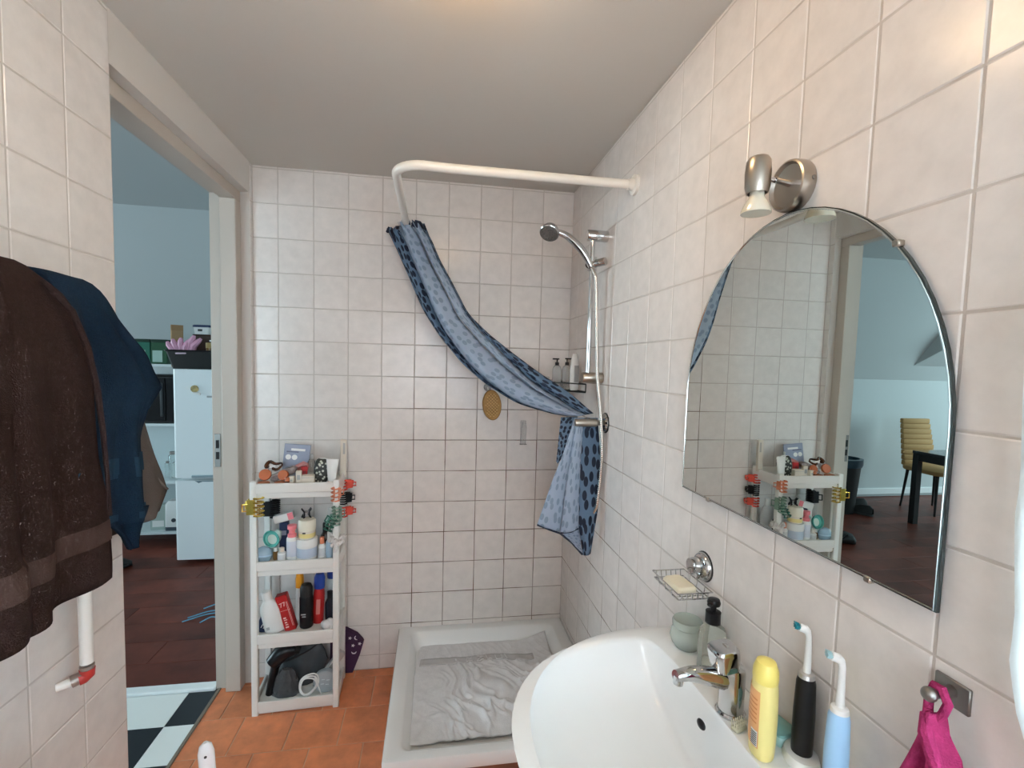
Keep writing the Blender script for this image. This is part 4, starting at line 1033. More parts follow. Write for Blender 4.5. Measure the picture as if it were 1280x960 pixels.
# --- second tier
def claw_clip(label, loc, rot, m, w=.055, h=.09, teeth=6, group=None):
    t = thing('claw_clip', label, 'hair clip', loc, rot)
    for s in (-1, 1):
        mb = MB()
        mb.box((s * .010, 0, 0), (.005, w * .55, h * .72), bev=.0015)
        for k in range(teeth):
            z = -h * .42 + k * h * .84 / (teeth - 1)
            mb.tube([(s * .010, -w * .20, z), (s * .016, -w * .48, z), (s * .008, -w * .72, z), (s * .001, -w * .80, z)], [.0042, .0036, .003, .002], 6)
        build('claw_half', mb, m, t)
        build('finger_grip', MB().tube([(s * .010, w * .2, -h * .16), (s * .018, w * .48, -h * .16), (s * .018, w * .48, h * .16), (s * .010, w * .2, h * .16)], .0035, 6), m, t)
    build('spring', MB().tube([(-.010, w * .18, 0), (.010, w * .18, 0)], .0045, 8), STEEL, t)
    return t
claw_clip('gold metal claw clip clamped on the left front leg of the rack', (-1.379, -.258, .889), (0, 0, math.radians(90)), GOLD, .06, .085, 5)
claw_clip('black claw clip hanging at the left inside the second tier', (-1.362, -.115, .836), (0, math.radians(3), math.radians(90)), BLACK, .06, .085, 9)
t = thing('cotton_pad_bag', 'mint and white soft pack at the left of the second tier', 'pack', (-1.366, -.140, Z2), (0, .5, .2))
build('wrapper', MB().rrect([(.014, .018, 0), (.022, .022, .03), (.022, .020, .09), (.010, .012, .118)], .5, 4), MINT, t); build('label', MB().box((0, -.0225, .06), (.03, .001, .03)), PRINTW, t)
t = thing('soap_case', 'open teal plastic case on the second tier', 'case', (-1.327, -.165, Z2 + .075), (math.radians(58), math.radians(-35), .3))
build('shell', MB().oval([(.016, .020, 0), (.028, .036, .012), (.030, .038, .026), (.027, .035, .026), (.025, .032, .014), (.01, .012, .004)], 24), TEAL, t)
build('insert', MB().oval([(.015, .020, .006), (.017, .022, .010)], 16), MINT, t)
t = thing('soap_case', 'rounded pale blue case lying at the left front of the second tier', 'case', (-1.352, -.205, Z2))
build('shell', MB().oval([(.024, .018, 0), (.034, .026, .018), (.034, .026, .034), (.026, .019, .052), (.010, .008, .060)], 24), mat('pale blue clear plastic', (.50, .68, .82), .15, trans=.35), t)
build('rim', MB().oval([(.0345, .0265, .024), (.0352, .0272, .027), (.0345, .0265, .030)], 24), PALEB, t)
carton('medicine_box', 'white box with coral end lying tilted on the second tier', (-1.290, -.125, .786), (.080, .034, .034), WHITEB, (0, math.radians(-14), .15), 'box', (.028, .017, .022, .03), PINKP)
carton('perfume_box', 'dark navy upright box at the back of the second tier', (-1.296, -.115, Z2), (.036, .03, .136), NAVY, (0, 0, .1), 'box', (0, .09, .02, .02), LILAC)
t = thing('pump_bottle', 'white cylinder bottle with coral pink pump head on the second tier', 'bottle', (-1.239, -.205, Z2))
build('body', MB().lathe([(0, 0), (.0205, 0), (.022, .004), (.022, .094), (.019, .100), (0, .100)], 24), WHITEB, t)
build('pump', MB().lathe([(.0175, .098), (.0175, .112), (.012, .116), (.012, .130), (.018, .134), (.018, .150), (0, .152)], 20), PINKP, t)
build('label_stripe', MB().lathe([(.0223, .02), (.0223, .085)], 24, Matrix.Scale(1, 4)), flat('pale lilac label', (.66, .68, .76)), t)
t = thing('face_cream_jar', 'wide white jar with pale blue label at the middle of the second tier', 'jar', (-1.181, -.200, Z2))
build('body', MB().lathe([(0, 0), (.038, 0), (.041, .006), (.041, .066), (.038, .070), (0, .070)], 28), WHITEB, t)
build('lid', MB().lathe([(.0425, .062), (.0425, .090), (.040, .093), (0, .093)], 28), WHITEB, t)
build('label', MB().lathe([(.0414, .016), (.0414, .056)], 28), flat('pale blue label', (.52, .60, .72)), t)
t = thing('face_cream_jar', 'cream jar with a yellow band stacked on the wide white jar', 'jar', (-1.181, -.198, Z2 + .0928))
build('body', MB().lathe([(0, 0), (.031, 0), (.0335, .005), (.0335, .040), (0, .042)], 28), CREAM, t)
build('lid', MB().lathe([(.0345, .034), (.0355, .040), (.0345, .074), (.031, .079), (0, .080)], 28), flat('ivory lid', (.80, .75, .62), .35), t)
build('label', MB().lathe([(.0339, .006), (.0339, .024)], 28), YEL, t)
build('print', MB().box((-.004, -.0345, .028), (.012, .001, .006)), PRINTD, t)
claw_clip('small black claw clip lying on top of the yellow banded jar', (-1.190, -.170, Z2 + .188), (math.radians(90), 0, .4), BLACK, .04, .04, 4)
for lbl, x, y, r, h, m, cap in (('tiny white bottle left of the coral pump bottle on the second tier', -1.279, -.210, .0165, .056, WHITEB, CREAM), ('tiny amber glass bottle beside the pale blue case on the second tier', -1.308, -.195, .010, .05, AMBER, WHITEB), ('white bottle with orange cap right of the stacked jars', -1.119, -.205, .0155, .095, WHITEB, CORALO), ('slim pale blue bottle at the right end of the second tier', -1.089, -.210, .0135, .118, PALEB, WHITEB), ('dark brown pump bottle behind the orange-capped bottle', -1.115, -.155, .020, .140, DBROWN, BLACK)):
    t = thing('cosmetic_bottle', lbl, 'bottle', (x, y, Z2))
    build('body', MB().lathe([(0, 0), (r * .95, 0), (r, .003), (r, h * .62), (r * .55, h * .72), (0, h * .72)], 20), m, t)
    build('cap', MB().lathe([(r * .62, h * .70), (r * .62, h * .97), (r * .5, h), (0, h)], 18), cap, t)
    build('label', MB().lathe([(r * 1.015, h * .16), (r * 1.015, h * .52)], 20), flat('label ' + lbl[:9], (.62, .63, .64)) if m is WHITEB else m, t)
t = thing('frosted_bottle', 'tall frosted bottle at the back right of the second tier', 'bottle', (-1.108, -.090, Z2))
build('body', MB().lathe([(0, 0), (.028, 0), (.030, .005), (.030, .11), (.020, .14), (.010, .148), (0, .148)], 24), mat('frosted white plastic', (.70, .72, .74), .35, trans=.2), t)
build('cap', MB().lathe([(.012, .146), (.012, .185), (0, .186)], 18), WHITEB, t)

# --- clips on the right hand side of the rack
claw_clip('coral red claw clip, upper one on the right rear leg of the rack', (-1.037, -.048, .925), (0, 0, math.radians(-60)), CORAL, .055, .05, 4)
claw_clip('black claw clip between the two red clips on the right rear leg', (-1.040, -.046, .862), (0, 0, math.radians(-60)), BLACK, .05, .06, 6)
claw_clip('coral red claw clip, lower one on the right rear leg of the rack', (-1.037, -.048, .800), (0, 0, math.radians(-60)), CORAL, .055, .05, 4)
claw_clip('burnt orange claw clip clamped on the right front leg of the rack', (-1.050, -.243, .935), (0, 0, math.radians(-10)), CORALO, .045, .06, 4)
claw_clip('dark green claw clip below the orange one on the right front leg', (-1.047, -.243, .845), (0, 0, math.radians(-10)), GREENG, .05, .085, 6)
claw_clip('deep green claw clip inside the second tier by the right leg', (-1.076, -.240, .815), (0, .5, math.radians(20)), GREENP, .045, .075, 5)
t = thing('scrunchie', 'white ruffled hair scrunchie round the right front leg of the rack', 'scrunchie', (-1.053, -.236, .735))
pts = []
for i in range(60):
    a = i * 2 * PI / 60; r = .024 + .004 * math.sin(a * 9)
    pts.append((r * math.cos(a), r * math.sin(a), .012 * math.sin(a * 7) + .006 * math.cos(a * 2)))
build('ruffle', MB().tube(pts, [.0085 + .0035 * math.sin(i * 1.9) for i in range(60)], 8, closed=True), mat('white knit', (.72, .68, .66), .9, bump=.8, bscale=200), t)
build('tail', MB().tube([(.0, -.026, 0), (.004, -.030, -.025), (-.004, -.030, -.045)], [.008, .010, .004], 8), mat('white knit fabric', (.72, .68, .66), .9, bump=.8, bscale=200), t)

# --- third tier
t = thing('lotion_bottle', 'white lotion bottle leaning left on the third tier', 'bottle', (-1.308, -.200, Z3), (0, math.radians(-12), .1))
build('body', MB().oval([(.036, .024, 0), (.040, .027, .006), (.040, .027, .095), (.036, .024, .118), (.020, .016, .140), (.016, .016, .146)], 24), WHITEB, t)
build('cap', MB().oval([(.019, .018, .144), (.019, .018, .178), (.016, .015, .181)], 20), WHITEB, t)
build('print', MB().box((-.018, -.0275, .03), (.012, .001, .012)), LABELG, t)
t = thing('wipes_pack', 'navy and white striped pack at the left of the third tier', 'pack', (-1.366, -.195, Z3), (0, .30, .1))
build('wrapper', MB().rrect([(.022, .012, 0), (.022, .016, .05), (.018, .008, .105)], .4, 4), NAVY, t)
for k in range(3): build('stripe', MB().box((-.010 + k * .010, -.0155, .045), (.003, .001, .05), Matrix.Rotation(.2, 4, 'Y')), PRINTW, t)
tbx = thing('toothpaste_box', 'red toothpaste carton leaning against the white lotion bottle', 'box', (-1.246, -.190, Z3), (0, math.radians(-15), .05))
build('carton', MB().box((0, 0, .080), (.046, .034, .160), bev=.002), RED, tbx)
build('end_flap', MB().box((0, 0, .1605), (.040, .030, .001)), flat('dark red card', (.2, .01, .01)), tbx)
for x, z, w_, h_ in ((-.010, .045, .010, .062), (.014, .075, .0015, .11), (.018, .075, .0012, .11), (0, .094, .046, .0012)):
    build('print', MB().box((x, -.0174, z), (w_ if w_ != .010 else .0001, .0006, h_ if w_ != .010 else .0001)), flat('pinkish white print', (.72, .45, .42)), tbx) if w_ != .010 else None
def text_obj(name, body, size, mtx, m, parent, ext=.0004):
    c = bpy.data.curves.new(name, 'FONT'); c.body = body; c.size = size; c.extrude = ext; c.align_x = 'CENTER'; c.align_y = 'CENTER'
    o = bpy.data.objects.new(name, c); COL.objects.link(o)
    dg = bpy.context.evaluated_depsgraph_get()
    me = bpy.data.meshes.new_from_object(o.evaluated_get(dg))
    bpy.data.objects.remove(o); bpy.data.curves.remove(c)
    me.materials.clear(); me.materials.append(m)
    o = bpy.data.objects.new(name, me); COL.objects.link(o); o.parent = parent; o.matrix_local = mtx
    return o
UP = Matrix.Rotation(PI / 2, 4, 'X')
PW = flat('pale red print', (.80, .55, .52))
for k, (zz, hh) in enumerate(((.020, .010), (.031, .007), (.041, .009), (.052, .006), (.061, .010))):     # worn white lettering, too blurred to read
    build('print', MB().box((-.009 + .0012 * (k % 2), -.0174, zz), (.013 - .002 * (k % 3), .0006, hh * .62)), PW, tbx)
text_obj('lettering', '77', .026, Matrix.Translation((-.002, -.0176, .120)) @ UP @ Matrix.Rotation(math.radians(8), 4, 'Z'), PW, tbx)
t = thing('sunscreen_tube', 'white tube with amber orange cap standing at the back of the third tier', 'tube', (-1.233, -.115, Z3))
build('body', MB().oval([(.017, .014, 0), (.018, .015, .01), (.017, .014, .12), (.014, .012, .150)], 20), WHITEB, t)
build('cap', MB().oval([(.0175, .016, .148), (.0175, .016, .185), (.013, .012, .215), (.004, .006, .232)], 20), YCAP, t)
t = thing('deodorant_can', 'black spray can in the middle of the third tier', 'can', (-1.190, -.175, Z3))
build('body', MB().lathe([(0, 0), (.026, 0), (.028, .004), (.028, .130), (.025, .138), (0, .138)], 24), BLACK, t)
build('cap', MB().lathe([(.0255, .136), (.0255, .172), (.020, .186), (0, .190)], 24), BLACKM, t)
for c, d in (((-.006, -.0285, .065), (.020, .001, .005)), ((-.004, -.0285, .055), (.016, .001, .004))): build('print', MB().box(c, d), LABELG, t)
for lbl, x, y, h, ry in (('red-labelled bottle with royal blue cap on the third tier', -1.148, -.150, .222, 2), ('pale bottle with royal blue cap behind the black can, tallest on the third tier', -1.112, -.095, .250, 4)):
    t = thing('shampoo_bottle', lbl, 'bottle', (x, y, Z3), (0, math.radians(ry), .1))
    build('body', MB().oval([(.020, .015, 0), (.023, .017, .01), (.023, .017, h * .62), (.018, .014, h * .72)], 22), RED if 'red' in lbl else flat('pale grey blue bottle', (.55, .62, .64), .3), t)
    build('cap', MB().oval([(.021, .017, h * .70), (.023, .018, h * .74), (.023, .018, h * .92), (.016, .014, h)], 22), BLUECAP, t)
    build('label', MB().box((0, -.0175, h * .35), (.016, .001, h * .3)), PRINTW if 'pale' in lbl else flat('dull red label', (.55, .18, .16)), t)
t = thing('shampoo_bottle', 'dark navy bottle at the right end of the third tier', 'bottle', (-1.092, -.175, Z3))
build('body', MB().oval([(.019, .015, 0), (.021, .017, .01), (.021, .017, .10), (.012, .010, .120)], 20), flat('blackish navy', (.012, .016, .03), .25), t)
build('cap', MB().oval([(.012, .011, .118), (.012, .011, .150)], 18), BLACK, t)
t = thing('shower_puff', 'white rounded bath puff at the front right of the third tier', 'puff', (-1.092, -.220, Z3 + .026))
mb = MB()
for i in range(9):
    a = i * 2.399; mb.ball((.012 * math.cos(a), .008 * math.sin(a), .006 * math.sin(a * 2)), (.018, .014, .018), 10, 7)
build('mesh_bundle', mb, flat('white mesh', (.74, .72, .72), .7), t)
build('cord', MB().tube([(.01, -.016, .01), (.018, -.018, .0), (.014, -.020, -.012)], .0015, 5), WHITE, t)

# --- bottom tier
hd_ = thing('hair_dryer', 'black hair dryer standing at the left of the bottom tier', 'hair dryer', (-1.340, -.185, Z4), (0, math.radians(14), .2))
build('handle', MB().tube([(.0, 0, .0), (-.004, 0, .06), (-.006, 0, .12), (.002, 0, .16)], [.016, .018, .018, .020], 14), BLACK, hd_)
build('barrel', MB().tube([(-.022, 0, .135), (.0, 0, .175), (.020, 0, .195), (.055, 0, .200)], [.030, .036, .036, .026], 18), BLACK, hd_)
build('nozzle', MB().tube([(.054, 0, .200), (.075, 0, .197)], [.022, .014], 16), BLACKM, hd_)
build('cord', MB().tube(smooth_line([(0, 0, .004), (.03, -.02, .006), (.05, .02, .006), (.02, .04, .006), (-.01, .03, .006)], 24), .004, 6), BLACK, hd_)
pb = thing('toiletry_bag', 'dark grey clear-topped toiletry bag slumped across the bottom tier', 'bag', (-1.235, -.105, Z4), (0, 0, .05))
rings = []
for i in range(13):
    t_ = i / 12; z = .20 * t_; w_ = .085 + .022 * math.sin(t_ * PI) - .07 * t_ ** 3; d_ = .045 - .035 * t_ ** 2
    rings.append([(w_ * math.cos(q * 2 * PI / 28) + .035 * t_ + .006 * mnoise.noise(Vector((q * .7, t_ * 6, 1))), d_ * math.sin(q * 2 * PI / 28) + .006 * mnoise.noise(Vector((q * .6, t_ * 5, 4))), z + .008 * mnoise.noise(Vector((q * .5, t_ * 4, 8))) * t_) for q in range(28)])
build('bag_body', MB().loft(rings, True, True, True), mat('smoked vinyl', (.06, .068, .075), .22, bump=.6, bscale=30), pb)
build('zip', MB().tube(smooth_line([(-.085, -.040, .115), (-.03, -.045, .125), (.05, -.042, .16), (.095, -.012, .185)], 20), .004, 6), BLACKM, pb)
build('handle_strap', MB().tube(smooth_line([(-.02, -.03, .18), (.01, -.05, .20), (.05, -.04, .205), (.08, -.02, .19)], 18), .0045, 6), BLACK, pb)
bl_ = thing('plastic_bag', 'crinkled clear plastic bag with dark things in front of the toiletry bag', 'bag', (-1.268, -.190, Z4), (0, 0, .05))
mb = MB()
rings = []
for i in range(10):
    t_ = i / 9; z = .11 * t_
    rings.append([((.055 * (1 - .55 * t_ ** 2)) * math.cos(q * 2 * PI / 26) * (1 + .22 * mnoise.noise(Vector((q * .9, t_ * 4, 3)))), (.030 * (1 - .6 * t_ ** 2)) * math.sin(q * 2 * PI / 26) * (1 + .3 * mnoise.noise(Vector((q * .8, t_ * 4, 6)))), z) for q in range(26)])
build('film', mb.loft(rings, True, True, True), mat('crinkled film', (.10, .11, .12), .12, trans=.4, bump=1.0, bscale=60), bl_)
build('contents', MB().box((0, 0, .02), (.06, .03, .034), bev=.006).box((.004, 0, .05), (.04, .022, .03), bev=.006), BLACKM, bl_)
sv = thing('electric_shaver', 'slim silver device leaning at the right of the bottom tier', 'shaver', (-1.155, -.165, Z4 + .006), (0, math.radians(38), .1))
build('body', MB().rrect([(.015, .010, .075), (.017, .012, .085), (.017, .012, .175), (.014, .010, .182)], .4, 4), SILVER, sv)
build('grip', MB().rrect([(.013, .010, 0), (.015, .011, .01), (.014, .011, .076)], .4, 4), BLACKM, sv)
build('edge_strip', MB().box((-.010, -.0122, .13), (.003, .001, .09)), PRINTW, sv)
cc = thing('cable_coil', 'coiled white cable at the front of the bottom tier', 'cable', (-1.172, -.216, Z4 + .052), (0, 0, .05))
for k in range(3):
    ph = k * .5
    build('loop', MB().tube([((.036 - .003 * k) * math.cos(a * 2 * PI / 30) * (1 + .06 * math.sin(a * .6 + ph)), -.004 * k + .006 * math.sin(a * .42 + ph), (.050 - .007 * k) * math.sin(a * 2 * PI / 30)) for a in range(30)], .003, 6, closed=True, M=Matrix.Rotation(.5, 4, 'Y')), WHITEB, cc)
build('end', MB().tube([(.028, -.006, .03), (.040, -.008, -.005), (.050, -.006, -.04), (.056, -.004, -.048)], .003, 6), WHITEB, cc)
tn_ = thing('round_tin', 'round grey tin standing on edge at the right end of the bottom tier', 'tin', (-1.106, -.195, Z4 + .0505), (0, 0, .05))
FY = Matrix.Rotation(PI / 2, 4, 'X')
build('tin_body', MB().lathe([(0, -.010), (.048, -.010), (.050, -.008), (.050, .010), (.048, .012), (0, .012)], 32, FY), flat('blue grey tin', (.32, .37, .40), .35), tn_)
lid = build('lid_face', MB().lathe([(.046, .012), (.045, .0135), (0, .0135)], 32, FY), flat('grey tin lid', (.38, .43, .46), .35), tn_)
for a in (0, 1, 2, 3):
    build('printed_mark', MB().box((.014 * math.cos(a * PI / 2 + .6), -.0140, .014 * math.sin(a * PI / 2 + .6)), (.014, .0008, .004), None), flat('pale print', (.62, .68, .70)), lid)
pp = thing('moon_print_bag', 'dark purple folded fabric bag with white moons leaning behind the rack', 'bag', (-1.030, -.030, 0))
poly = [(-.09, .012), (.012, .012), (.045, .10), (.06, .155), (.055, .165), (.03, .195), (-.02, .225), (-.09, .225)]
PM = Matrix.Translation((0, .022, 0)) @ Matrix.Rotation(PI / 2, 4, 'X')
build('fabric', MB().prism(poly, .028, PM), PURPLE, pp)
build('flap', MB().prism([(-.02, .225), (.03, .197), (.058, .163), (.050, .142), (-.02, .160)], .004, Matrix.Translation((0, -.0062, 0)) @ Matrix.Rotation(PI / 2, 4, 'X')), flat('darker purple', (.045, .015, .05), .8), pp)
def moon(cx, cz, r, a0):
    o_ = []
    for i in range(9):
        a = a0 + PI * i / 8; o_.append((cx + r * math.cos(a), cz + r * math.sin(a)))
    for i in range(8, -1, -1):
        a = a0 + PI * i / 8; o_.append((cx + r * math.cos(a), cz + r * .45 * math.sin(a) if abs(math.cos(a0)) > .9 else cz + r * math.sin(a) * .5))
    return o_
MP = flat('white moon print', (.78, .72, .74))
for cx_, cz_, r_, a_ in ((.030, .185, .011, PI * .6), (.018, .118, .012, PI)):
    o_ = [(cx_ + r_ * math.cos(a_ + PI * i / 8), cz_ + r_ * math.sin(a_ + PI * i / 8)) for i in range(9)] + [(cx_ + r_ * .93 * math.cos(a_ + PI * i / 8) - 0 * r_, cz_ + r_ * .45 * math.sin(a_ + PI * i / 8) + r_ * .0) if False else (cx_ + r_ * (.85 * math.cos(a_ + PI * i / 8)) + .30 * r_ * math.cos(a_ - PI / 2), cz_ + r_ * (.85 * math.sin(a_ + PI * i / 8)) + .30 * r_ * math.sin(a_ - PI / 2)) for i in range(7, 0, -1)]
    build('printed_moon', MB().prism(o_, .001, Matrix.Translation((0, -.0105, 0)) @ Matrix.Rotation(PI / 2, 4, 'X')), MP, pp)
for cx_, cz_ in ((.0, .185), (.014, .148), (.044, .155)):
    build('printed_star', MB().prism([(cx_ + (.009 if i % 2 == 0 else .004) * math.cos(i * PI / 5), cz_ + (.009 if i % 2 == 0 else .004) * math.sin(i * PI / 5)) for i in range(10)], .001, Matrix.Translation((0, -.0105, 0)) @ Matrix.Rotation(PI / 2, 4, 'X')), MP, pp)

# ------------------------------------------------------------------ living room seen through the door
fr = thing('fridge', 'white two-door fridge freezer in the room beyond the door', 'fridge', (-2.18, 1.70, 0))
FW = flat('fridge white', (.90, .94, .95), .3)
build('cabinet', MB().box((0, .03, .715), (.56, .56, 1.35), bev=.01), FW, fr)
for nm, z0, z1 in (('upper_door', .625, 1.398), ('lower_door', .030, .605)):
    d = build(nm, MB().rrect([(.283, .033, z0), (.283, .033, z1)], .6, 5, Matrix.Translation((0, -.30, 0))), FW, fr)
    if nm == 'upper_door':
        build('grip_lip', MB().box((.04, -.334, z0 + .012), (.42, .012, .018), bev=.004), flat('grey grip', (.30, .38, .42), .4), d)
        build('badge', MB().box((-.015, -.3335, 1.208), (.095, .002, .014), bev=.0006), LABELG, d)
    else:
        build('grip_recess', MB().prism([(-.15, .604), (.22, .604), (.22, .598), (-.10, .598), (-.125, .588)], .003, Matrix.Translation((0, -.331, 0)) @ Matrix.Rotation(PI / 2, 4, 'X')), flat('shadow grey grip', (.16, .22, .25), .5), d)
for sx in (-.24, .24):
    build('foot', MB().cyl((sx, -.22, 0), (sx, -.22, .042), .02, n=10), BLACKM, fr)
mg = thing('fridge_magnet', 'small gold and white magnet on the upper fridge door', 'magnet', (-2.318, 1.364, 1.255))
build('disc', MB().cyl((0, 0, .008), (0, -.008, .008), .025, n=16), mat('tan magnet', (.50, .38, .16), .5, var=.4, vscale=60), mg)
build('tag', MB().box((.020, -.004, -.018), (.05, .008, .016), Matrix.Rotation(.3, 4, 'Y'), .002), PRINTW, mg)
bk = thing('storage_basket', 'black plastic basket on top of the fridge', 'basket', (-2.33, 1.60, 1.399))
mb = MB(); mb.rrect([(.19, .12, 0), (.225, .145, .13), (.215, .135, .13), (.182, .112, .008)], .15, 3)
build('shell', mb, BLACKM, bk); build('rim', MB().rrect([(.23, .15, .125), (.232, .152, .135), (.22, .14, .137)], .15, 3), BLACK, bk)
for k in range(9): build('slot', MB().box((-.12 + k * .03, -.1232, .030), (.010, .002, .010), Matrix.Rotation(math.radians(10.6), 4, 'X') if False else None), LABELG, bk)
kb = thing('paper_bag', 'open kraft paper bag standing in the black basket', 'bag', (-2.54, 1.60, 1.408), .5)
build('bag_body', MB().box((0, 0, .155), (.075, .05, .31), bev=.004), KRAFT, kb); build('fold', MB().box((0, -.0255, .29), (.076, .002, .04), bev=.0005), flat('kraft fold', (.36, .22, .11), .8), kb)
pg = thing('rubber_gloves', 'pink rubber gloves hanging over the black basket', 'gloves', (-2.45, 1.50, 1.50))
mb = MB()
for i, (x, z, a) in enumerate(((-.075, .0, -.5), (-.05, .02, -.2), (-.01, .03, .15), (.03, .02, .5), (.07, .05, .3), (.095, .03, .8))):
    mb.tube([(x * .5, 0, .0), (x * .8, -.02, .04 + z), (x + .02 * a, -.025, .07 + z), (x + .04 * a, -.02, .09 + z)], [.026, .024, .018, .010], 8)
mb.ball((0, 0, .03), (.07, .03, .04), 14, 8)
build('glove', mb, flat('pink rubber', (.74, .36, .50), .5), pg); build('cuff', MB().tube([(-.07, -.02, .02), (-.03, -.036, .010), (.03, -.036, .012), (.08, -.02, .02)], .008, 8), flat('pale pink cuff', (.75, .55, .66), .5), pg)
t = thing('food_tin', 'dark brown box behind the gloves in the black basket', 'box', (-2.375, 1.64, 1.408)); build('carton', MB().box((0, 0, .12), (.12, .07, .24), bev=.003), flat('dark brown card', (.06, .03, .02)), t); build('lid', MB().box((0, 0, .242), (.124, .074, .012), bev=.002), DBROWN, t)
t = thing('storage_tub', 'white tub with navy lid on top of the dark brown box', 'tub', (-2.375, 1.64, 1.6565)); build('body', MB().rrect([(.05, .04, 0), (.058, .045, .055)], .4, 4), WHITEB, t); build('lid', MB().rrect([(.062, .048, .052), (.062, .048, .066), (.055, .042, .070)], .4, 4), NAVY, t); build('label', MB().box((-.006, -.0445, .03), (.03, .002, .016)), PRINTD, t)
t = thing('spice_jar', 'amber jar with tan lid at the right end of the black basket', 'jar', (-2.29, 1.55, 1.408)); build('body', MB().lathe([(0, 0), (.03, 0), (.03, .15), (0, .15)], 18), AMBER, t); build('lid', MB().lathe([(.032, .145), (.032, .185), (0, .187)], 18), flat('tan lid', (.45, .30, .10), .5), t)
t = thing('storage_tub', 'tall translucent tub on the fridge right of the black basket', 'tub', (-2.235, 1.58, 1.408)); build('body', MB().rrect([(.04, .04, 0), (.055, .05, .20)], .4, 4), FROST, t); build('rim', MB().rrect([(.06, .055, .195), (.06, .055, .205)], .4, 4), WHITEB, t)

# shelving unit left of the fridge
su = thing('shelving_unit', 'white shelving unit against the far wall left of the fridge', 'shelf', (-2.85, 1.95, 0))
for z in (.10, .50, .955, 1.415): build('shelf_board', MB().box((0, 0, z), (.62, .42, .02), bev=.002), flat('white shelf board', (.70, .76, .77), .4), su)
for sx in (-.30, .30):
    for sy in (-.2, .2): build('post', MB().box((sx, sy, .7125), (.022, .022, 1.425), bev=.002), WHITE, su)
build('back_panel', MB().box((0, .205, .72), (.60, .006, 1.24)), flat('pale back panel', (.55, .62, .63), .5), su)
mw = thing('microwave', 'black microwave on the middle board of the shelving unit', 'microwave', (-2.86, 1.93, .965))
build('housing', MB().box((0, .01, .185), (.54, .34, .37), bev=.008), BLACKM, mw); d = build('door', MB().box((-.05, -.165, .185), (.40, .014, .33), bev=.004), BLACK, mw); build('handle', MB().box((.13, -.18, .185), (.016, .02, .26), bev=.004), flat('dark grey handle', (.05, .055, .06), .3), d); build('control_panel', MB().box((.205, -.165, .185), (.10, .014, .33), bev=.004), BLACK, mw)
for lbl, x, m in (('dark green tea tin on the top board of the shelving unit, left one', -2.90, GREENP), ('dark green tea tin beside the basket on the top board', -2.78, flat('bottle green', (.03, .10, .05), .3))):
    t = thing('tea_tin', lbl, 'tin', (x, 1.87, 1.4248)); build('body', MB().box((0, 0, .085), (.115, .09, .17), bev=.004), m, t); build('lid', MB().box((0, 0, .178), (.118, .094, .026), bev=.004), flat('blackish green lid', (.015, .04, .025), .3), t); build('label', MB().box((-.01, -.0455, .06), (.07, .002, .09)), flat('pale green label', (.40, .55, .48)), t)
t = thing('drinking_glass', 'clear drinking glass at the left end of the top board', 'glass', (-3.0, 1.85, 1.4248)); build('glass_body', MB().lathe([(0, 0), (.03, 0), (.036, .16), (.033, .16), (.028, .006), (0, .006)], 18), GLASS, t)
for i, (x, h) in enumerate(((-2.70, .22), (-2.63, .17), (-2.76, .13))):
    t = thing('glass_jar', ['tall clear storage jar on the board under the microwave', 'medium clear storage jar at the right under the microwave', 'short clear storage jar at the left under the microwave'][i], 'jar', (x, 1.84 + .03 * i, .5098)); build('glass_body', MB().lathe([(0, 0), (.03, 0), (.032, .01), (.032, h * .85), (.022, h * .92), (0, h * .92)], 18), GLASS, t); build('lid', MB().lathe([(.025, h * .9), (.025, h), (0, h)], 16), STEEL, t)
t = thing('coffee_maker', 'small white kitchen appliance on the bottom board beside the fridge', 'appliance', (-2.66, 1.83, .1098)); build('body', MB().rrect([(.075, .06, .0), (.08, .065, .03), (.078, .062, .21), (.06, .05, .235)], .35, 5), WHITEB, t); build('base', MB().rrect([(.08, .066, 0), (.08, .066, .03)], .35, 5), flat('dark grey base', (.06, .08, .1), .4), t); build('button', MB().cyl((-.01, -.060, .085), (-.01, -.069, .085), .016, n=14), flat('dark button', (.05, .06, .07), .4), t)
carton('cereal_box', 'pale green grey carton on the bottom board of the shelving unit', (-2.80, 1.83, .1098), (.11, .07, .20), flat('grey green card', (.42, .50, .46)), (0, 0, .1), 'box', (0, .05, .08, .05), PRINTW)
t = thing('floor_cable', 'short light blue plastic strap lying on the dark laminate floor', 'strap', (-1.93, .60, .001))
for k, (x0, y0, x1, y1) in enumerate(((-.10, -.06, .10, .03), (-.09, -.02, .10, .05), (-.05, .08, .10, .12), (.0, -.08, .10, -.05))):
    build('strand', MB().tube(smooth_line([(x0, y0, .004), ((x0 + x1) / 2, (y0 + y1) / 2 + .012, .012 + .004 * k), (x1, y1, .005)], 12), .0035, 6), flat('light blue nylon strap', (.16, .42, .60), .4), t)

# dining corner, seen only in the mirror
MUST = mat('mustard fabric', (.50, .30, .12), .8, bump=.3, bscale=120)
ch = thing('dining_chair', 'mustard ribbed dining chair with black legs, seen in the mirror', 'chair', (-4.84, 2.04, 0), math.radians(4))
build('seat', MB().rrect([(.215, .22, .43), (.225, .23, .445), (.225, .23, .475), (.20, .205, .495)], .35, 5), MUST, ch)
bb = MB()
for k in range(9):
    z = .50 + k * .058; bb.box((0, .205 + .10 * ((z - .46) / .54) , z), (.40 - .06 * k / 8, .045, .0575), Matrix.Identity(4), .010, 2)
build('backrest', bb, MUST, ch)
for sx, sy in ((-1, -1), (1, -1), (-1, 1), (1, 1)):
    build('leg', MB().cyl((sx * .20, sy * .20, 0), (sx * .17, sy * .17, .44), .010, .016, 10), BLACKM, ch)
dt = thing('dining_table', 'black dining table with square legs in front of the mustard chair, seen in the mirror', 'table', (-4.75, 1.345, 0), .0)
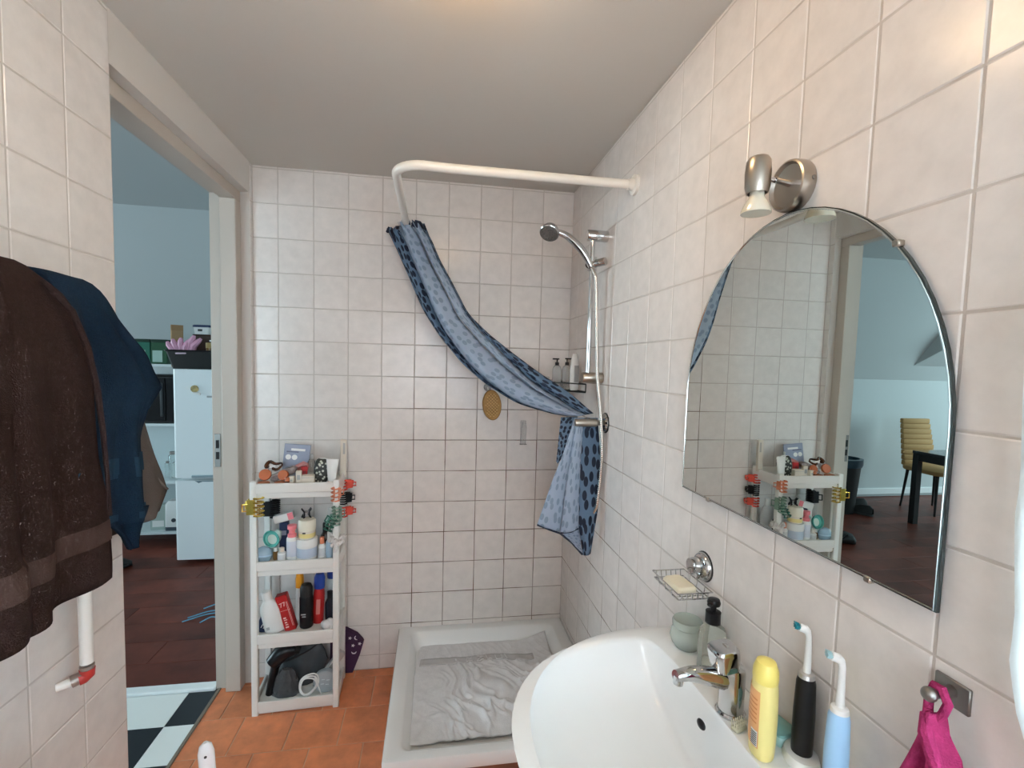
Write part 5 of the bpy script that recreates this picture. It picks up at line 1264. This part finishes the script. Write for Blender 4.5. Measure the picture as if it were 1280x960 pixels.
build('tabletop', MB().box((0, 0, .725), (1.25, .75, .03), bev=.003), flat('black tabletop', (.03, .03, .032), .12), dt)
build('apron', MB().box((0, .35, .675), (1.2, .02, .07), bev=.002).box((0, -.35, .675), (1.2, .02, .07), bev=.002).box((.60, 0, .675), (.02, .7, .07), bev=.002).box((-.6, 0, .675), (.02, .7, .07), bev=.002), BLACKM, dt)
for sx in (-1, 1):
    for sy in (-1, 1): build('leg', MB().box((sx * .59, sy * .345, .355), (.06, .055, .71), bev=.003), BLACKM, dt)
bn = thing('waste_bin', 'tall dark waste bin by the far wall, seen in the mirror', 'bin', (-3.74, 2.13, 0))
build('body', MB().lathe([(0, 0), (.13, 0), (.17, .58), (.16, .58), (.12, .02), (0, .02)], 28), BLACKM, bn); build('bag_rim', MB().lathe([(.172, .50), (.182, .53), (.182, .585), (.15, .59), (.15, .56)], 28), flat('blue black bag', (.03, .06, .08), .3), bn)
for i, (x, y, r) in enumerate(((-4.02, 2.25, .3), (-3.88, 2.05, 1.1))):
    t = thing('shoe', ['black shoe against the far wall by the bin, seen in the mirror', 'black shoe in front of the bin, seen in the mirror'][i], 'shoe', (x, y, 0), r)
    build('upper', MB().loft([[(a, w_ * math.cos(q * PI / 5) * 1.0, .02 + max(0, h_) * max(0, math.sin(q * PI / 5))) for q in range(11)] for a, w_, h_ in ((-.14, .03, .06), (-.11, .042, .09), (-.04, .042, .085), (.03, .046, .06), (.09, .045, .045), (.13, .02, .02))], False), BLACKM, t)
    build('sole', MB().rrect([(.145, .045, 0), (.145, .046, .02)], .8, 5), flat('dark grey sole', (.04, .04, .04), .6), t)
t = thing('backpack', 'black bag slumped on the laminate floor nearest the doorway, seen in the mirror', 'bag', (-2.90, 1.30, 0), .5)
build('bag_body', MB().loft([[(x + .012 * mnoise.noise(Vector((q, x * 6, 2))), w_ * math.cos(q * 2 * PI / 18) + .01 * mnoise.noise(Vector((q * .8, x * 5, 5))), h_ * (.5 + .5 * math.sin(q * 2 * PI / 18))) for q in range(18)] for x, w_, h_ in ((-.15, .02, .05), (-.12, .06, .09), (-.05, .08, .11), (.05, .07, .09), (.12, .05, .06), (.17, .02, .03))], True, True, True), BLACKM, t)
build('strap', MB().tube(smooth_line([(-.07, -.06, .09), (0, -.10, .04), (.08, -.10, .02), (.15, -.04, .02)], 16), .009, 6), BLACK, t)
t = thing('wall_socket', 'white wall socket with a plug above the skirting, seen in the mirror', 'socket', (-4.40, 2.648, .31)); build('plate', MB().box((0, -.005, 0), (.085, .01, .085), bev=.004), PRINTW, t); build('plug', MB().cyl((0, -.01, 0), (0, -.05, 0), .022, n=14), WHITEB, t)

# repeats of one kind share a group
GROUPS = {'claw_clip': 'hair claw clips on the rack', 'cosmetic_bottle': 'small bottles on the second tier', 'shampoo_bottle': 'bottles on the third tier', 'powder_compact': 'powder compacts on the top tier',
          'cosmetic_box': 'cosmetic boxes on the top tier', 'makeup_pouch': 'pouches on the top tier', 'soap_case': 'plastic cases on the second tier', 'face_cream_jar': 'stacked cream jars',
          'electric_toothbrush': 'electric toothbrushes on the washbasin', 'suction_hook': 'suction hooks on the back wall', 'bath_towel': 'towels on the radiator', 'tea_tin': 'tea tins on the shelving unit', 'shoe': 'black shoes by the bin'}
for o in list(S.objects):
    if o.parent is None and 'label' in o.keys():
        k = o.name.split('.')[0]
        if k in GROUPS: o['group'] = GROUPS[k]
        elif k == 'pump_bottle' and o.location.z > 1.2: o['group'] = 'pump bottles on the corner caddy'
        elif k == 'glass_jar' and o.location.x < -2: o['group'] = 'storage jars on the shelving unit'
